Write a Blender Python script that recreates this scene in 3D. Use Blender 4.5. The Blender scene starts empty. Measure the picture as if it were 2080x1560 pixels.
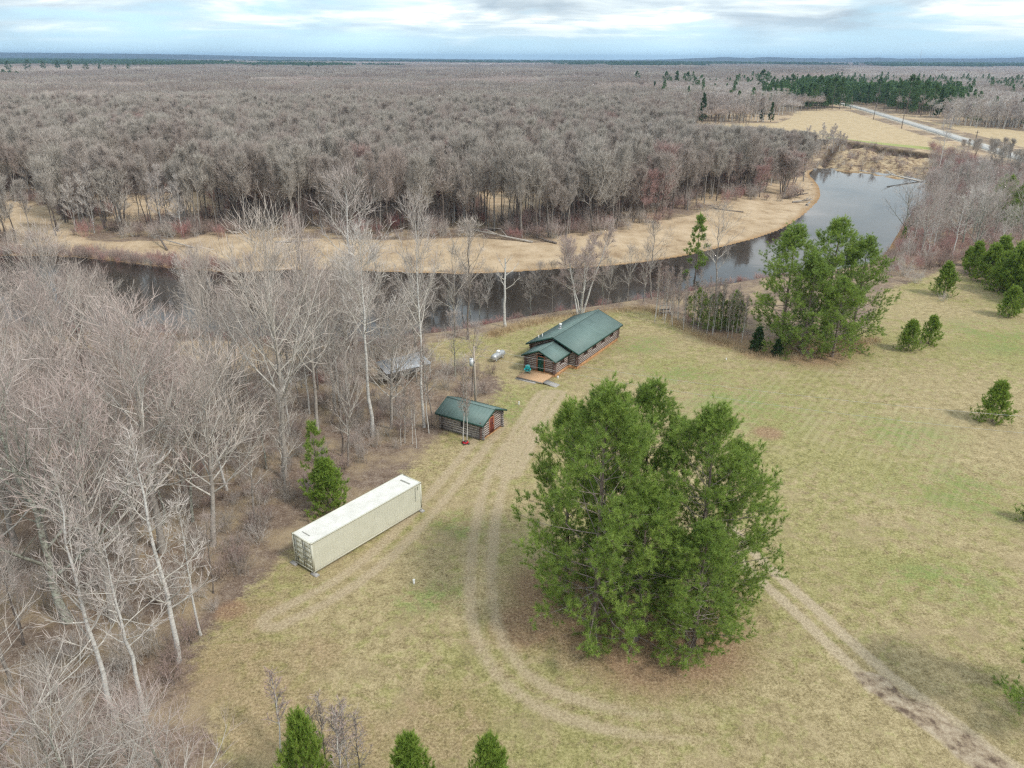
import bpy, math, random
import numpy as np
from mathutils import Vector, Matrix

# ------------------------------------------------------------------ camera
SC = bpy.context.scene
F = 1560.0; CH = 37.8                       # focal length in px of a 2080 px wide frame, camera height
PITCH = math.atan((780 - 119) / F); ROLL = math.radians(0.25)
_cp, _sp = math.cos(PITCH), math.sin(PITCH)
_fw = np.array([0, _cp, -_sp]); _up = np.array([0, _sp, _cp]); _r = np.array([1., 0, 0])
cd = bpy.data.cameras.new('camera'); cam = bpy.data.objects.new('camera', cd)
SC.collection.objects.link(cam); SC.camera = cam
cd.sensor_width = 36; cd.lens = F / 2080 * 36; cd.clip_start = 0.5; cd.clip_end = 60000
_cr = _r * math.cos(ROLL) + _up * math.sin(ROLL); _cu = -_r * math.sin(ROLL) + _up * math.cos(ROLL)
M = Matrix.Identity(4)
for i in range(3):
    M[i][0] = _cr[i]; M[i][1] = _cu[i]; M[i][2] = -_fw[i]
M[2][3] = CH
cam.matrix_world = M

# ------------------------------------------------------------------ world, sun, exposure
SUN_EL, SUN_AZ = math.radians(48), math.radians(125)      # azimuth clockwise from +Y
w = bpy.data.worlds.new('World'); SC.world = w; w.use_nodes = True
nt = w.node_tree; nt.nodes.clear()
def N(t, **k):
    n = nt.nodes.new(t)
    for a, b in k.items(): setattr(n, a, b)
    return n
def LK(a, b): nt.links.new(a, b)
sky = N('ShaderNodeTexSky', sky_type='NISHITA', sun_disc=False, sun_elevation=SUN_EL, sun_rotation=SUN_AZ)
sky.air_density = 1.0; sky.dust_density = 1.2; sky.ozone_density = 1.5
tc = N('ShaderNodeTexCoord'); sep = N('ShaderNodeSeparateXYZ'); LK(tc.outputs['Generated'], sep.inputs[0])
def mth(op, a, b=None, c=None, clamp=False):
    n = nt.nodes.new('ShaderNodeMath'); n.operation = op; n.use_clamp = clamp
    for i, v in enumerate((a, b, c)):
        if v is None: continue
        if isinstance(v, (int, float)): n.inputs[i].default_value = v
        else: nt.links.new(v, n.inputs[i])
    return n.outputs[0]
def ramp(fac, stops, interp='LINEAR'):
    n = nt.nodes.new('ShaderNodeValToRGB'); n.color_ramp.interpolation = interp
    el = n.color_ramp.elements
    while len(el) < len(stops): el.new(0.5)
    for e, (p, c) in zip(el, stops):
        e.position = p
        if isinstance(c, (int, float)): c = (c, c, c)
        e.color = (*c, 1)
    if fac is not None: nt.links.new(fac, n.inputs[0])
    return n.outputs[0]
def mixc(f, a, b, blend='MIX'):
    n = nt.nodes.new('ShaderNodeMix'); n.data_type = 'RGBA'; n.blend_type = blend
    for i, v in ((0, f), (6, a), (7, b)):
        if isinstance(v, (int, float)): n.inputs[i].default_value = v
        elif isinstance(v, tuple): n.inputs[i].default_value = (*v, 1)
        else: nt.links.new(v, n.inputs[i])
    return n.outputs[2]
def noise(vec, scale, detail=4, rough=.55, dist=0., out=0):
    n = nt.nodes.new('ShaderNodeTexNoise'); n.inputs['Scale'].default_value = scale
    n.inputs['Detail'].default_value = detail; n.inputs['Roughness'].default_value = rough
    n.inputs['Distortion'].default_value = dist
    if vec is not None: nt.links.new(vec, n.inputs['Vector'])
    return n.outputs[out]
def comb(x, y, z):
    n = nt.nodes.new('ShaderNodeCombineXYZ')
    for i, v in enumerate((x, y, z)):
        if isinstance(v, (int, float)): n.inputs[i].default_value = v
        else: nt.links.new(v, n.inputs[i])
    return n.outputs[0]
zz = mth('MAXIMUM', sep.outputs[2], 0.0)
zp = mth('ADD', zz, 0.075)                       # flat cloud deck seen in perspective
cx = mth('DIVIDE', sep.outputs[0], zp); cy = mth('DIVIDE', sep.outputs[1], zp)
cv = comb(cx, cy, 3.7)
n1 = mth('ADD', mth('MULTIPLY', noise(cv, 0.62, 5, .55, .3), .5), mth('MULTIPLY', noise(comb(mth('MULTIPLY', sep.outputs[0], 4.5), mth('MULTIPLY', zz, 22), 7.7), 1.0, 7, .58, .4), .5))
cv2 = comb(mth('MULTIPLY', cx, .7), mth('MULTIPLY', cy, 1.0), 9.1)
n2 = mth('ADD', mth('MULTIPLY', noise(cv2, 1.35, 5, .55, .4), .35), mth('MULTIPLY', noise(comb(mth('MULTIPLY', sep.outputs[0], 7.0), mth('MULTIPLY', zz, 36), 4.4), 1.0, 7, .58, .5), .65))
n3 = noise(comb(mth('MULTIPLY', sep.outputs[0], 2.2), mth('MULTIPLY', zz, 5), 1.3), 1.6, 3, .5)
skyc = mixc(1.0, sky.outputs[0], (.55, .80, 1.0), 'MULTIPLY')
veil = mixc(0.88, skyc, (4.5, 6.3, 7.4))                                     # thin milky blue veil
deck = ramp(mth('ADD', n1, mth('MULTIPLY', zz, .9)), [(.42, 0), (.54, 1)])
deckc = ramp(n2, [(.37, (.36, .44, .51)), (.45, (.47, .55, .61)), (.515, (.60, .68, .72)), (.56, (.80, .84, .86)), (.66, (1.0, 1.0, 1.0))])
deckc = mixc(1.0, deckc, (9.6, 9.5, 9.3), 'MULTIPLY')
horizon_fade = ramp(zz, [(.010, 0), (.042, 1)])                               # deck ends before the horizon
dk = mth('MAXIMUM', mth('MULTIPLY', mth('MULTIPLY', deck, horizon_fade), .95), ramp(zz, [(.20, 0), (.45, .85)]))
c1 = mixc(dk, veil, deckc)
shaft = ramp(n3, [(.35, .86), (.65, 1.08)])
c1 = mixc(1.0, c1, shaft, 'MULTIPLY')
bg = N('ShaderNodeBackground'); LK(c1, bg.inputs[0]); bg.inputs[1].default_value = 0.09
wo = N('ShaderNodeOutputWorld'); LK(bg.outputs[0], wo.inputs[0])
w.cycles.sampling_method = 'MANUAL'; w.cycles.sample_map_resolution = 512

sd_ = bpy.data.lights.new('sun', 'SUN'); sun = bpy.data.objects.new('sun', sd_); SC.collection.objects.link(sun)
sd_.energy = 1.5; sd_.angle = math.radians(10); sd_.color = (1, .95, .87)
dv = Vector((math.sin(SUN_AZ) * math.cos(SUN_EL), math.cos(SUN_AZ) * math.cos(SUN_EL), math.sin(SUN_EL)))
sun.rotation_euler = dv.to_track_quat('Z', 'Y').to_euler()
SC.view_settings.view_transform = 'Standard'; SC.view_settings.look = 'None'
SC.view_settings.gamma = 1; SC.view_settings.exposure = 0.90
cy_ = SC.cycles
cy_.max_bounces = 5; cy_.diffuse_bounces = 3; cy_.glossy_bounces = 2; cy_.transmission_bounces = 2
cy_.transparent_max_bounces = 8; cy_.volume_bounces = 0; cy_.caustics_reflective = False; cy_.caustics_refractive = False
cy_.use_denoising = False; cy_.use_adaptive_sampling = True; cy_.adaptive_threshold = 0.015; cy_.filter_width = 1.3
SC.render.film_transparent = False

# ------------------------------------------------------------------ helpers
def at(u, v, z=0.):
    x2 = (u - 1040) / F; y2 = (780 - v) / F
    x = x2 * math.cos(ROLL) - y2 * math.sin(ROLL); y = x2 * math.sin(ROLL) + y2 * math.cos(ROLL)
    d = _fw + x * _r + y * _up
    t = (z - CH) / d[2]
    return d[0] * t, d[1] * t
def pj(x, y, z):
    X = x; dz = z - CH; Y = y * _sp + dz * _cp; Z = y * _cp - dz * _sp
    x2 = X * math.cos(ROLL) + Y * math.sin(ROLL); y2 = -X * math.sin(ROLL) + Y * math.cos(ROLL)
    return 1040 + F * x2 / Z, 780 - F * y2 / Z
def pts(lst, z=0.): return np.array([at(u, v, z) for u, v in lst])
def inside(P, x, y):
    c = np.zeros(x.shape, bool); n = len(P)
    for i in range(n):
        x0, y0 = P[i]; x1, y1 = P[(i + 1) % n]
        if y0 == y1: continue
        k = ((y0 > y) != (y1 > y)) & (x < (x1 - x0) * (y - y0) / (y1 - y0) + x0)
        c ^= k
    return c
def linedist(P, x, y, closed=False):
    d = np.full(x.shape, 1e9)
    for i in range(len(P) - (0 if closed else 1)):
        a = P[i]; b = P[(i + 1) % len(P)]; ab = b - a; L2 = ab @ ab + 1e-9
        t = np.clip(((x - a[0]) * ab[0] + (y - a[1]) * ab[1]) / L2, 0, 1)
        d = np.minimum(d, np.hypot(x - a[0] - t * ab[0], y - a[1] - t * ab[1]))
    return d
def sdist(P, x, y):                      # positive inside
    d = linedist(P, x, y, True); return np.where(inside(P, x, y), d, -d)
def smooth(P, k=4):                      # Chaikin, closed
    P = np.asarray(P)
    for _ in range(k):
        Q = np.roll(P, -1, 0); P = np.stack([P * .75 + Q * .25, P * .25 + Q * .75], 1).reshape(-1, 2)
    return P
def smooth_open(P, k=3):
    P = np.asarray(P)
    for _ in range(k):
        A = P[:-1] * .75 + P[1:] * .25; B = P[:-1] * .25 + P[1:] * .75
        P = np.vstack([P[:1], np.stack([A, B], 1).reshape(-1, 2), P[-1:]])
    return P
def sst(a, b, x):
    t = np.clip((x - a) / (b - a), 0, 1); return t * t * (3 - 2 * t)
_T = np.random.RandomState(5).rand(256, 256)
def vnoise(x, y, s, octv=3):
    o = 0.; amp = 1.; tot = 0.
    for k in range(octv):
        X = x / s + 31.7 * k; Y = y / s + 17.3 * k
        i = np.floor(X).astype(int); j = np.floor(Y).astype(int); fx = X - i; fy = Y - j
        fx = fx * fx * (3 - 2 * fx); fy = fy * fy * (3 - 2 * fy)
        g = lambda a, b: _T[(i + a) % 256, (j + b) % 256]
        o = o + amp * ((g(0, 0) * (1 - fx) + g(1, 0) * fx) * (1 - fy) + (g(0, 1) * (1 - fx) + g(1, 1) * fx) * fy)
        tot += amp; amp *= .5; s /= 2.
    return o / tot

MAT = {}
def material(name, color=(.5, .5, .5), rough=.8, metallic=0., spec=.3, build=None):
    global nt
    m = bpy.data.materials.new(name); m.use_nodes = True; nt = m.node_tree
    b = nt.nodes['Principled BSDF']
    b.inputs['Base Color'].default_value = (*color, 1); b.inputs['Roughness'].default_value = rough
    b.inputs['Metallic'].default_value = metallic; b.inputs['Specular IOR Level'].default_value = spec
    if build: build(b)
    MAT[name] = m; return m
def tco(kind='Object'):
    n = nt.nodes.new('ShaderNodeTexCoord'); return n.outputs[kind]
def geo_pos(): return nt.nodes.new('ShaderNodeNewGeometry').outputs['Position']
def attr(name, out='Fac'):
    n = nt.nodes.new('ShaderNodeAttribute'); n.attribute_name = name; return n.outputs[out]
def objrand(): return nt.nodes.new('ShaderNodeObjectInfo').outputs['Random']
def bump(b, h, strength=.3, dist=.05):
    n = nt.nodes.new('ShaderNodeBump'); n.inputs['Strength'].default_value = strength; n.inputs['Distance'].default_value = dist
    nt.links.new(h, n.inputs['Height']); nt.links.new(n.outputs[0], b.inputs['Normal'])
def vscale(v, s):
    n = nt.nodes.new('ShaderNodeVectorMath'); n.operation = 'MULTIPLY'; nt.links.new(v, n.inputs[0]); n.inputs[1].default_value = s
    return n.outputs[0]
def varied(name, c1_, c2_, scale=3., rough=.8, metallic=0., spec=.3, bmp=0., stretch=(1, 1, 1), detail=5, lo=.35, hi=.65, bd=.02):
    def f(b):
        v = vscale(tco(), stretch); n = noise(v, scale, detail, .6)
        nt.links.new(ramp(n, [(lo, c1_), (hi, c2_)]), b.inputs['Base Color'])
        if bmp: bump(b, n, bmp, bd)
    return material(name, c1_, rough, metallic, spec, f)

def mk_mesh(name, V, T=None, Q=None, mi=None, mats=(), smooth_=False, tint=None):
    """V (n,3); T (a,3) triangles, Q (b,4) quads; mi material index per face (tris first)."""
    V = np.asarray(V, np.float32)
    T = np.zeros((0, 3), np.int32) if T is None or len(T) == 0 else np.asarray(T, np.int32)
    Q = np.zeros((0, 4), np.int32) if Q is None or len(Q) == 0 else np.asarray(Q, np.int32)
    me = bpy.data.meshes.new(name)
    me.vertices.add(len(V)); me.vertices.foreach_set('co', V.ravel())
    idx = np.concatenate([T.ravel(), Q.ravel()]).astype(np.int32)
    me.loops.add(len(idx)); me.loops.foreach_set('vertex_index', idx)
    st = np.concatenate([np.arange(len(T)) * 3, len(T) * 3 + np.arange(len(Q)) * 4]).astype(np.int32)
    me.polygons.add(len(st)); me.polygons.foreach_set('loop_start', st)
    if mi is not None: me.polygons.foreach_set('material_index', np.asarray(mi, np.int32))
    if smooth_: me.polygons.foreach_set('use_smooth', np.ones(len(st), bool))
    if tint is not None:
        a = me.attributes.new('tint', 'FLOAT', 'POINT'); a.data.foreach_set('value', np.asarray(tint, np.float32))
    for m in mats: me.materials.append(m)
    me.update(calc_edges=True); return me

class MB:
    """collects shapes into one mesh"""
    def __init__(s): s.V = []; s.T = []; s.Q = []; s.mt = []; s.mq = []; s.n = 0; s.mats = []
    def m(s, mat):
        if mat not in s.mats: s.mats.append(mat)
        return s.mats.index(mat)
    def add(s, V, T=None, Q=None, mat=None):
        k = s.m(mat); V = np.asarray(V, float); s.V.append(V)
        if T is not None and len(T): s.T.append(np.asarray(T) + s.n); s.mt += [k] * len(T)
        if Q is not None and len(Q): s.Q.append(np.asarray(Q) + s.n); s.mq += [k] * len(Q)
        s.n += len(V)
    def box(s, a, b, mat, rz=0., c=None, tilt=None):
        a = np.array(a, float); b = np.array(b, float)
        V = np.array([[(a, b)[i][0], (a, b)[j][1], (a, b)[k][2]] for i in (0, 1) for j in (0, 1) for k in (0, 1)])
        if rz:
            c = (a + b) / 2 if c is None else np.array(c, float)
            R = np.array([[math.cos(rz), -math.sin(rz), 0], [math.sin(rz), math.cos(rz), 0], [0, 0, 1]])
            V = (V - c) @ R.T + c
        s.add(V, Q=[(0, 1, 3, 2), (4, 6, 7, 5), (0, 4, 5, 1), (2, 3, 7, 6), (0, 2, 6, 4), (1, 5, 7, 3)], mat=mat)
    def hexa(s, V, mat):                # 8 points: bottom ring 4, top ring 4
        s.add(V, Q=[(3, 2, 1, 0), (4, 5, 6, 7), (0, 1, 5, 4), (1, 2, 6, 5), (2, 3, 7, 6), (3, 0, 4, 7)], mat=mat)
    def tube(s, P, R, k, mat, caps=True):
        P = np.asarray(P, float); R = np.broadcast_to(np.asarray(R, float), (len(P),))
        V, Q = tubes(P[None], R[None], k); T = []
        V = list(V); n = len(P)
        if caps:
            V += [P[0], P[-1]]; c0 = n * k; c1 = c0 + 1
            T = [(c0, (i + 1) % k, i) for i in range(k)] + [(c1, (n - 1) * k + i, (n - 1) * k + (i + 1) % k) for i in range(k)]
        s.add(V, T, Q, mat)
    def mesh(s, name, smooth_=False):
        V = np.vstack(s.V); T = np.vstack(s.T) if s.T else None; Q = np.vstack(s.Q) if s.Q else None
        return mk_mesh(name, V, T, Q, s.mt + s.mq, s.mats, smooth_)
    def obj(s, name, parent=None, smooth_=False, loc=None):
        o = bpy.data.objects.new(name, s.mesh(name, smooth_)); SC.collection.objects.link(o)
        if parent: o.parent = parent
        if loc is not None: o.location = loc
        return o
def tubes(P, R, k):
    """P (N,m,3), R (N,m) -> verts, quads"""
    Nn, m, _ = P.shape
    tg = np.gradient(P, axis=1); tg /= np.linalg.norm(tg, axis=2, keepdims=True) + 1e-9
    ref = np.where(np.abs(tg[..., 2:3].mean(1, keepdims=True)) > .8, np.array([1., 0, 0]), np.array([0, 0, 1.]))
    u = np.cross(tg, np.broadcast_to(ref, tg.shape)); u /= np.linalg.norm(u, axis=2, keepdims=True) + 1e-9
    v = np.cross(tg, u)
    a = np.arange(k) * 2 * math.pi / k
    V = P[:, :, None, :] + R[:, :, None, None] * (np.cos(a)[None, None, :, None] * u[:, :, None, :] + np.sin(a)[None, None, :, None] * v[:, :, None, :])
    base = (np.arange(Nn) * m * k)[:, None, None] + (np.arange(m - 1) * k)[None, :, None]
    i = np.arange(k)[None, None, :]; j = (i + 1) % k
    Q = np.stack([base + i, base + j, base + k + j, base + k + i], -1).reshape(-1, 4)
    return V.reshape(-1, 3), Q
def tag(o, label=None, cat=None, group=None, kind=None):
    if label: o['label'] = label
    if cat: o['category'] = cat
    if group: o['group'] = group
    if kind: o['kind'] = kind
    return o
def empty(name, loc=(0, 0, 0), rz=0.):
    o = bpy.data.objects.new(name, None); o.location = loc; o.rotation_euler = (0, 0, rz); o.empty_display_size = .3
    SC.collection.objects.link(o); return o

# ------------------------------------------------------------------ layout of the land
WZ = -3.0
water_px = [(-500, 655), (330, 672), (560, 690), (760, 695), (890, 690), (1000, 664), (1100, 648), (1310, 618), (1400, 600), (1520, 578),
            (1690, 560), (1790, 530), (1825, 470), (1850, 432), (1900, 418), (1985, 420), (1985, 398), (1900, 384), (1850, 369), (1760, 354), (1660, 343), (1640, 352), (1662, 372), (1670, 398),
            (1650, 425), (1600, 462), (1540, 484), (1480, 499), (1400, 520), (1250, 541), (1100, 549), (990, 556), (900, 557), (600, 546),
            (480, 556), (340, 546), (250, 534), (120, 520), (-20, 520), (-500, 520)]
WATER = smooth(pts(water_px, WZ), 2)
sand_px = [(110, 494), (150, 488), (250, 495), (420, 494), (600, 492), (800, 500), (960, 490), (1000, 496), (1100, 504), (1240, 486),
           (1330, 468), (1400, 447), (1480, 420), (1560, 404), (1610, 360), (1640, 352), (1672, 395), (1660, 430), (1480, 510), (1250, 550), (900, 565), (480, 565), (250, 545), (110, 525)]
SAND = smooth(pts(sand_px, -2.4), 2)
clear_px = [[(-60, 405), (100, 420), (125, 450), (60, 480), (-60, 470)], [(230, 400), (420, 395), (450, 440), (250, 460)],
            [(960, 395), (1080, 385), (1120, 430), (1000, 450)], [(1140, 186), (1200, 186), (1230, 196), (1160, 194)]]
CLEAR = [pts(c, -1.5) for c in clear_px]
lawn_px = [(480, 1700), (440, 1500), (395, 1390), (400, 1310), (480, 1225), (560, 1150), (605, 1105), (680, 1060), (760, 1010), (830, 955),
           (880, 900), (905, 880), (1020, 800), (1020, 772), (985, 752), (880, 735), (860, 700), (905, 690), (1000, 676), (1060, 656), (1120, 645), (1310, 624), (1345, 640),
           (1400, 672), (1470, 690), (1520, 690), (1600, 700), (1740, 690), (1780, 640), (1790, 590), (1870, 570), (1930, 540), (2010, 590), (2120, 560), (2400, 520),
           (3200, 900), (3200, 2300), (800, 2300)]
LAWN = smooth(pts(lawn_px), 2)
flat_px = [(340, 678), (470, 674), (620, 700), (640, 740), (520, 790), (350, 770)]
FLAT = smooth(pts(flat_px, -1.8), 2)
field_px = [(1438, 256), (1510, 250), (1577, 250), (1606, 241), (1616, 226), (1670, 224), (1726, 226), (1820, 258), (1960, 303), (1900, 306), (1790, 294), (1700, 280), (1560, 300), (1440, 262)]
FIELD = pts(field_px)
field2_px = [(1800, 224), (1905, 250), (2100, 268), (2500, 330), (2500, 420), (2100, 305), (1960, 268), (1850, 240)]
FIELD2 = pts(field2_px)
scarp_px = [(1655, 335), (1700, 288), (1790, 302), (1905, 318), (1960, 350), (1960, 400), (1850, 372), (1740, 356)]
SCARP = pts(scarp_px, -1)
road_px = [(1690, 207), (1722, 213.5), (1760, 223.5), (1820, 242), (1900, 266), (1980, 292), (2080, 324), (2200, 363), (2400, 428)]
ROAD = smooth_open(pts(road_px), 3)
drive_px = [(2150, 1640), (2000, 1540), (1900, 1460), (1800, 1390), (1700, 1300), (1620, 1225), (1550, 1165), (1470, 1080)]
DRIVE = smooth_open(pts(drive_px), 3)
track_px = [[(1110, 800), (1070, 860), (1010, 960), (985, 1060), (975, 1160), (980, 1260), (1010, 1340), (1075, 1405), (1180, 1450), (1350, 1480), (1500, 1475)],
            [(1010, 860), (930, 960), (820, 1090), (700, 1190), (560, 1260)],
            [(1130, 800), (1075, 880), (1035, 960)]]
TRACK = [smooth_open(pts(t), 3) for t in track_px]
NEAR = pts([(-500, 590), (330, 610), (700, 615), (1100, 598), (1400, 560), (1650, 490), (1760, 450), (1850, 400), (1930, 392), (2400, 400), (4200, 800), (4200, 2600), (-4200, 2600), (-4200, 700)], -2)

def sdw(x, y): return -sdist(WATER, x, y)             # distance from the water, negative in it
def hz(x, y):
    x = np.asarray(x, float); y = np.asarray(y, float)
    shp = x.shape; x = x.ravel(); y = y.ravel()
    z = np.zeros_like(x)
    loc = (y < 520) & (y > -50) & (np.abs(x) < 330)
    base = np.full_like(x, -1.2)
    xl, yl = x[loc], y[loc]
    s = sdw(xl, yl); near = inside(NEAR, xl, yl)
    b = np.where(near, 0., -1.2)
    b = np.where(near, -1.8 * sst(88, 104, yl) * sst(-14, -28, xl), b)
    upl = sst(95, 130, xl) * sst(240, 275, yl)
    b = np.where(near, b, -1.2 + 1.2 * upl)
    wd = np.where(near, 6., 24.)
    wd = np.where(near & (xl < -16), 12., wd)
    rough = sst(-2, 6, sdist(SCARP, xl, yl))
    wd = wd + upl * 22
    zz_ = WZ + (b - WZ) * sst(0, 1, s / wd)
    zz_ = zz_ + rough * (vnoise(xl, yl, 9, 4) - .5) * 5.5 * sst(0, 6, s)
    zz_ = zz_ - np.where(s > 4, 2.0 * sst(0, 2.5, sdist(SCARP, xl, yl)) * np.clip((s - 4) / 12, 0, 1), 0)
    zz_ = np.where(s < 0, WZ - np.minimum(1.6, -s * .25), zz_)
    zz_ = zz_ + np.where(s > 2, (vnoise(xl, yl, 14, 3) - .5) * .25, 0)
    far_b = base[loc]
    z[loc] = zz_
    far = ~loc
    up2 = sst(95, 130, x[far]) * sst(240, 275, y[far])
    z[far] = np.where(y[far] > 150, -1.2 + 1.2 * up2, -0.5)
    return z.reshape(shp)
def h1(x, y): return float(hz(np.array([x]), np.array([y]))[0])
def gat(u, v):
    z = 0.
    for _ in range(4):
        x, y = at(u, v, z); z = h1(x, y)
    return x, y, z
def top_h(u, v, vt):                      # height of a thing standing at (u,v) whose tip is seen at row vt
    x, y, z = gat(u, v); lo, hi = 0., 60.
    for _ in range(30):
        m = (lo + hi) / 2
        if pj(x, y, z + m)[1] > vt: lo = m
        else: hi = m
    return lo

# ------------------------------------------------------------------ ground sheet
def axis(core0, core1, step, lo, hi, g):
    a = list(np.arange(core0, core1, step)); s = step; x = a[-1]
    while x < hi: s *= g; x += s; a.append(x)
    s = step; x = a[0]; b = []
    while x > lo: s *= g; x -= s; b.append(x)
    return np.array(b[::-1] + a)
xs = axis(-75, 105, .45, -15000, 15000, 1.035); ys = axis(26, 140, .45, -300, 14500, 1.018)
xs = np.unique(np.r_[xs, np.arange(107, 235, 1.4)]); ys = np.unique(np.r_[ys, np.arange(240, 372, 1.1)])
GX, GY = np.meshgrid(xs, ys); gx = GX.ravel(); gy = GY.ravel()
gz = hz(gx, gy)
V = np.stack([gx, gy, gz], 1); nx, ny = len(xs), len(ys)
i = np.arange(nx - 1)[None, :]; j = np.arange(ny - 1)[:, None] * nx
Q = np.stack([j + i, j + i + 1, j + i + 1 + nx, j + i + nx], -1).reshape(-1, 4)
gm = mk_mesh('ground', V, None, Q, smooth_=True)
def softm(P, x, y, wd): return np.clip(.5 + sdist(P, x, y) / wd, 0, 1)
loc = (gy < 1000) & (gy > -60) & (np.abs(gx) < 700); lx, ly = gx[loc], gy[loc]
A = np.zeros((len(gx), 4), np.float32); B = np.zeros((len(gx), 4), np.float32); C_ = np.zeros((len(gx), 4), np.float32)
def put(arr, k, val): tmp = arr[:, k]; tmp[loc] = val; arr[:, k] = tmp
near_l = inside(NEAR, lx, ly)
lawn = softm(LAWN, lx, ly, 5.)
put(A, 0, lawn)
s_w = sdw(lx, ly)
sand = np.maximum(softm(SAND, lx, ly, 4.), np.max([softm(c, lx, ly, 8.) for c in CLEAR], 0))
sand = np.maximum(sand, np.where(near_l, 0, np.clip(1 - s_w / 4, 0, 1)) * (ly > 150))
sand = np.maximum(sand, (~near_l) * (ly > 165) * .62 * sst(.40, .62, vnoise(lx, ly, 22, 3)))
put(A, 1, np.maximum(sand, softm(FLAT, lx, ly, 5.) * .8))
put(A, 2, np.maximum(softm(FIELD, lx, ly, 6.), softm(FIELD2, lx, ly, 6.)))
# ruts: pairs of wheel lines
def ruts(L, x, y, gap, wdt):
    d = linedist(L, x, y); return np.clip(1 - np.abs(d - gap) / wdt, 0, 1)
nb = (ly < 110) & (np.abs(lx) < 80)
dr = np.zeros_like(lx); tr = np.zeros_like(lx); dc = np.zeros_like(lx)
dr[nb] = ruts(DRIVE, lx[nb], ly[nb], .85, .75); dc[nb] = np.clip(1.6 - linedist(DRIVE, lx[nb], ly[nb]) / 1.4, 0, 1)
for t in TRACK: tr[nb] = np.maximum(tr[nb], ruts(t, lx[nb], ly[nb], .85, .8) * (1 - .75 * sst(2., 13., lx[nb])) * (.75 + .25 * sst(.35, .6, vnoise(lx[nb], ly[nb], 5))))
put(A, 3, dr); put(B, 0, tr)
mudc = pts([(1760, 1370), (1850, 1440), (1990, 1530), (1880, 1450), (2060, 1590)]); md = np.zeros_like(lx)
md[nb] = np.clip(1 - linedist(mudc, lx[nb], ly[nb]) / 2.2, 0, 1) * sst(41.5, 39, ly[nb]); put(B, 1, md)
# needle litter under the pines, worn brown patches
nd = np.zeros_like(lx)
for (u, v, rx) in [(1230, 1270, 5.5), (1390, 1300, 5.5), (1310, 1320, 5), (1130, 1200, 4.6), (1070, 1270, 3.2), (1640, 715, 7), (1550, 712, 5), (1480, 690, 4.5), (1700, 700, 5), (1560, 880, 2.), (1010, 830, 0.5), (470, 1240, 1.5)]:
    px, py = at(u, v); nd = np.maximum(nd, np.clip(1.5 - np.hypot(lx - px, ly - py) / rx, 0, 1))
for (u, v, rx) in [(480, 1360, 5), (560, 1450, 5), (700, 1540, 5), (640, 1330, 3), (900, 1470, 5), (520, 1250, 3)]:
    px, py = at(u, v); nd = np.maximum(nd, .62 * np.clip(1.5 - np.hypot(lx - px, ly - py) / rx, 0, 1))
put(B, 2, nd)
gr = np.zeros_like(lx)
for (u, v, rx, ry) in [(870, 1215, 3.2, 1.9), (870, 1215, 1.6, 1.), (1040, 830, 1.6, 4), (950, 1080, 1.5, 1.2), (930, 1060, 3, 1.5), (1380, 760, 6, 4), (1300, 700, 5, 4), (1500, 820, 8, 8), (2040, 690, 9, 9), (1830, 880, 6, 5), (1700, 580, 4, 3), (1960, 1000, 7, 5), (1160, 700, 2, 3), (1900, 1180, 5, 3)]:
    px, py = at(u, v); gr = np.maximum(gr, np.clip(1.4 - np.hypot((lx - px) / rx, (ly - py) / ry), 0, 1))
gr = np.maximum(gr, softm(pts([(1680, 278), (1790, 290), (1920, 302), (1900, 322), (1790, 303), (1690, 288)]), lx, ly, 8) * 1.2)
rd = linedist(ROAD, lx, ly); gr = np.maximum(gr, np.clip(1 - np.abs(rd - 10) / 6, 0, 1) * (ly > 200))
put(B, 3, np.clip(gr, 0, 1))
st = softm(pts([(1400, 800), (1560, 720), (1800, 720), (1990, 840), (1900, 1050), (1650, 960), (1420, 880)]), lx, ly, 14)
put(C_, 0, st)
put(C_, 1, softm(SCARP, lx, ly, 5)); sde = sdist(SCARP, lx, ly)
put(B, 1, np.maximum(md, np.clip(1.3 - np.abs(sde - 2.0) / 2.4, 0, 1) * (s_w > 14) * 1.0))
put(C_, 2, np.clip(1 - rd / 6.5, 0, 1) * (ly > 200))
put(C_, 3, np.clip(1 - np.abs(s_w - .3) / (1.0 + 2.2 * vnoise(lx, ly, 6)), 0, 1))
for nm, arr in (('zone_a', A), ('zone_b', B), ('zone_c', C_)):
    a = gm.attributes.new(nm, 'FLOAT_COLOR', 'POINT'); a.data.foreach_set('color', arr.ravel())
ground = bpy.data.objects.new('ground', gm); SC.collection.objects.link(ground); tag(ground, kind='structure')

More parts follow.
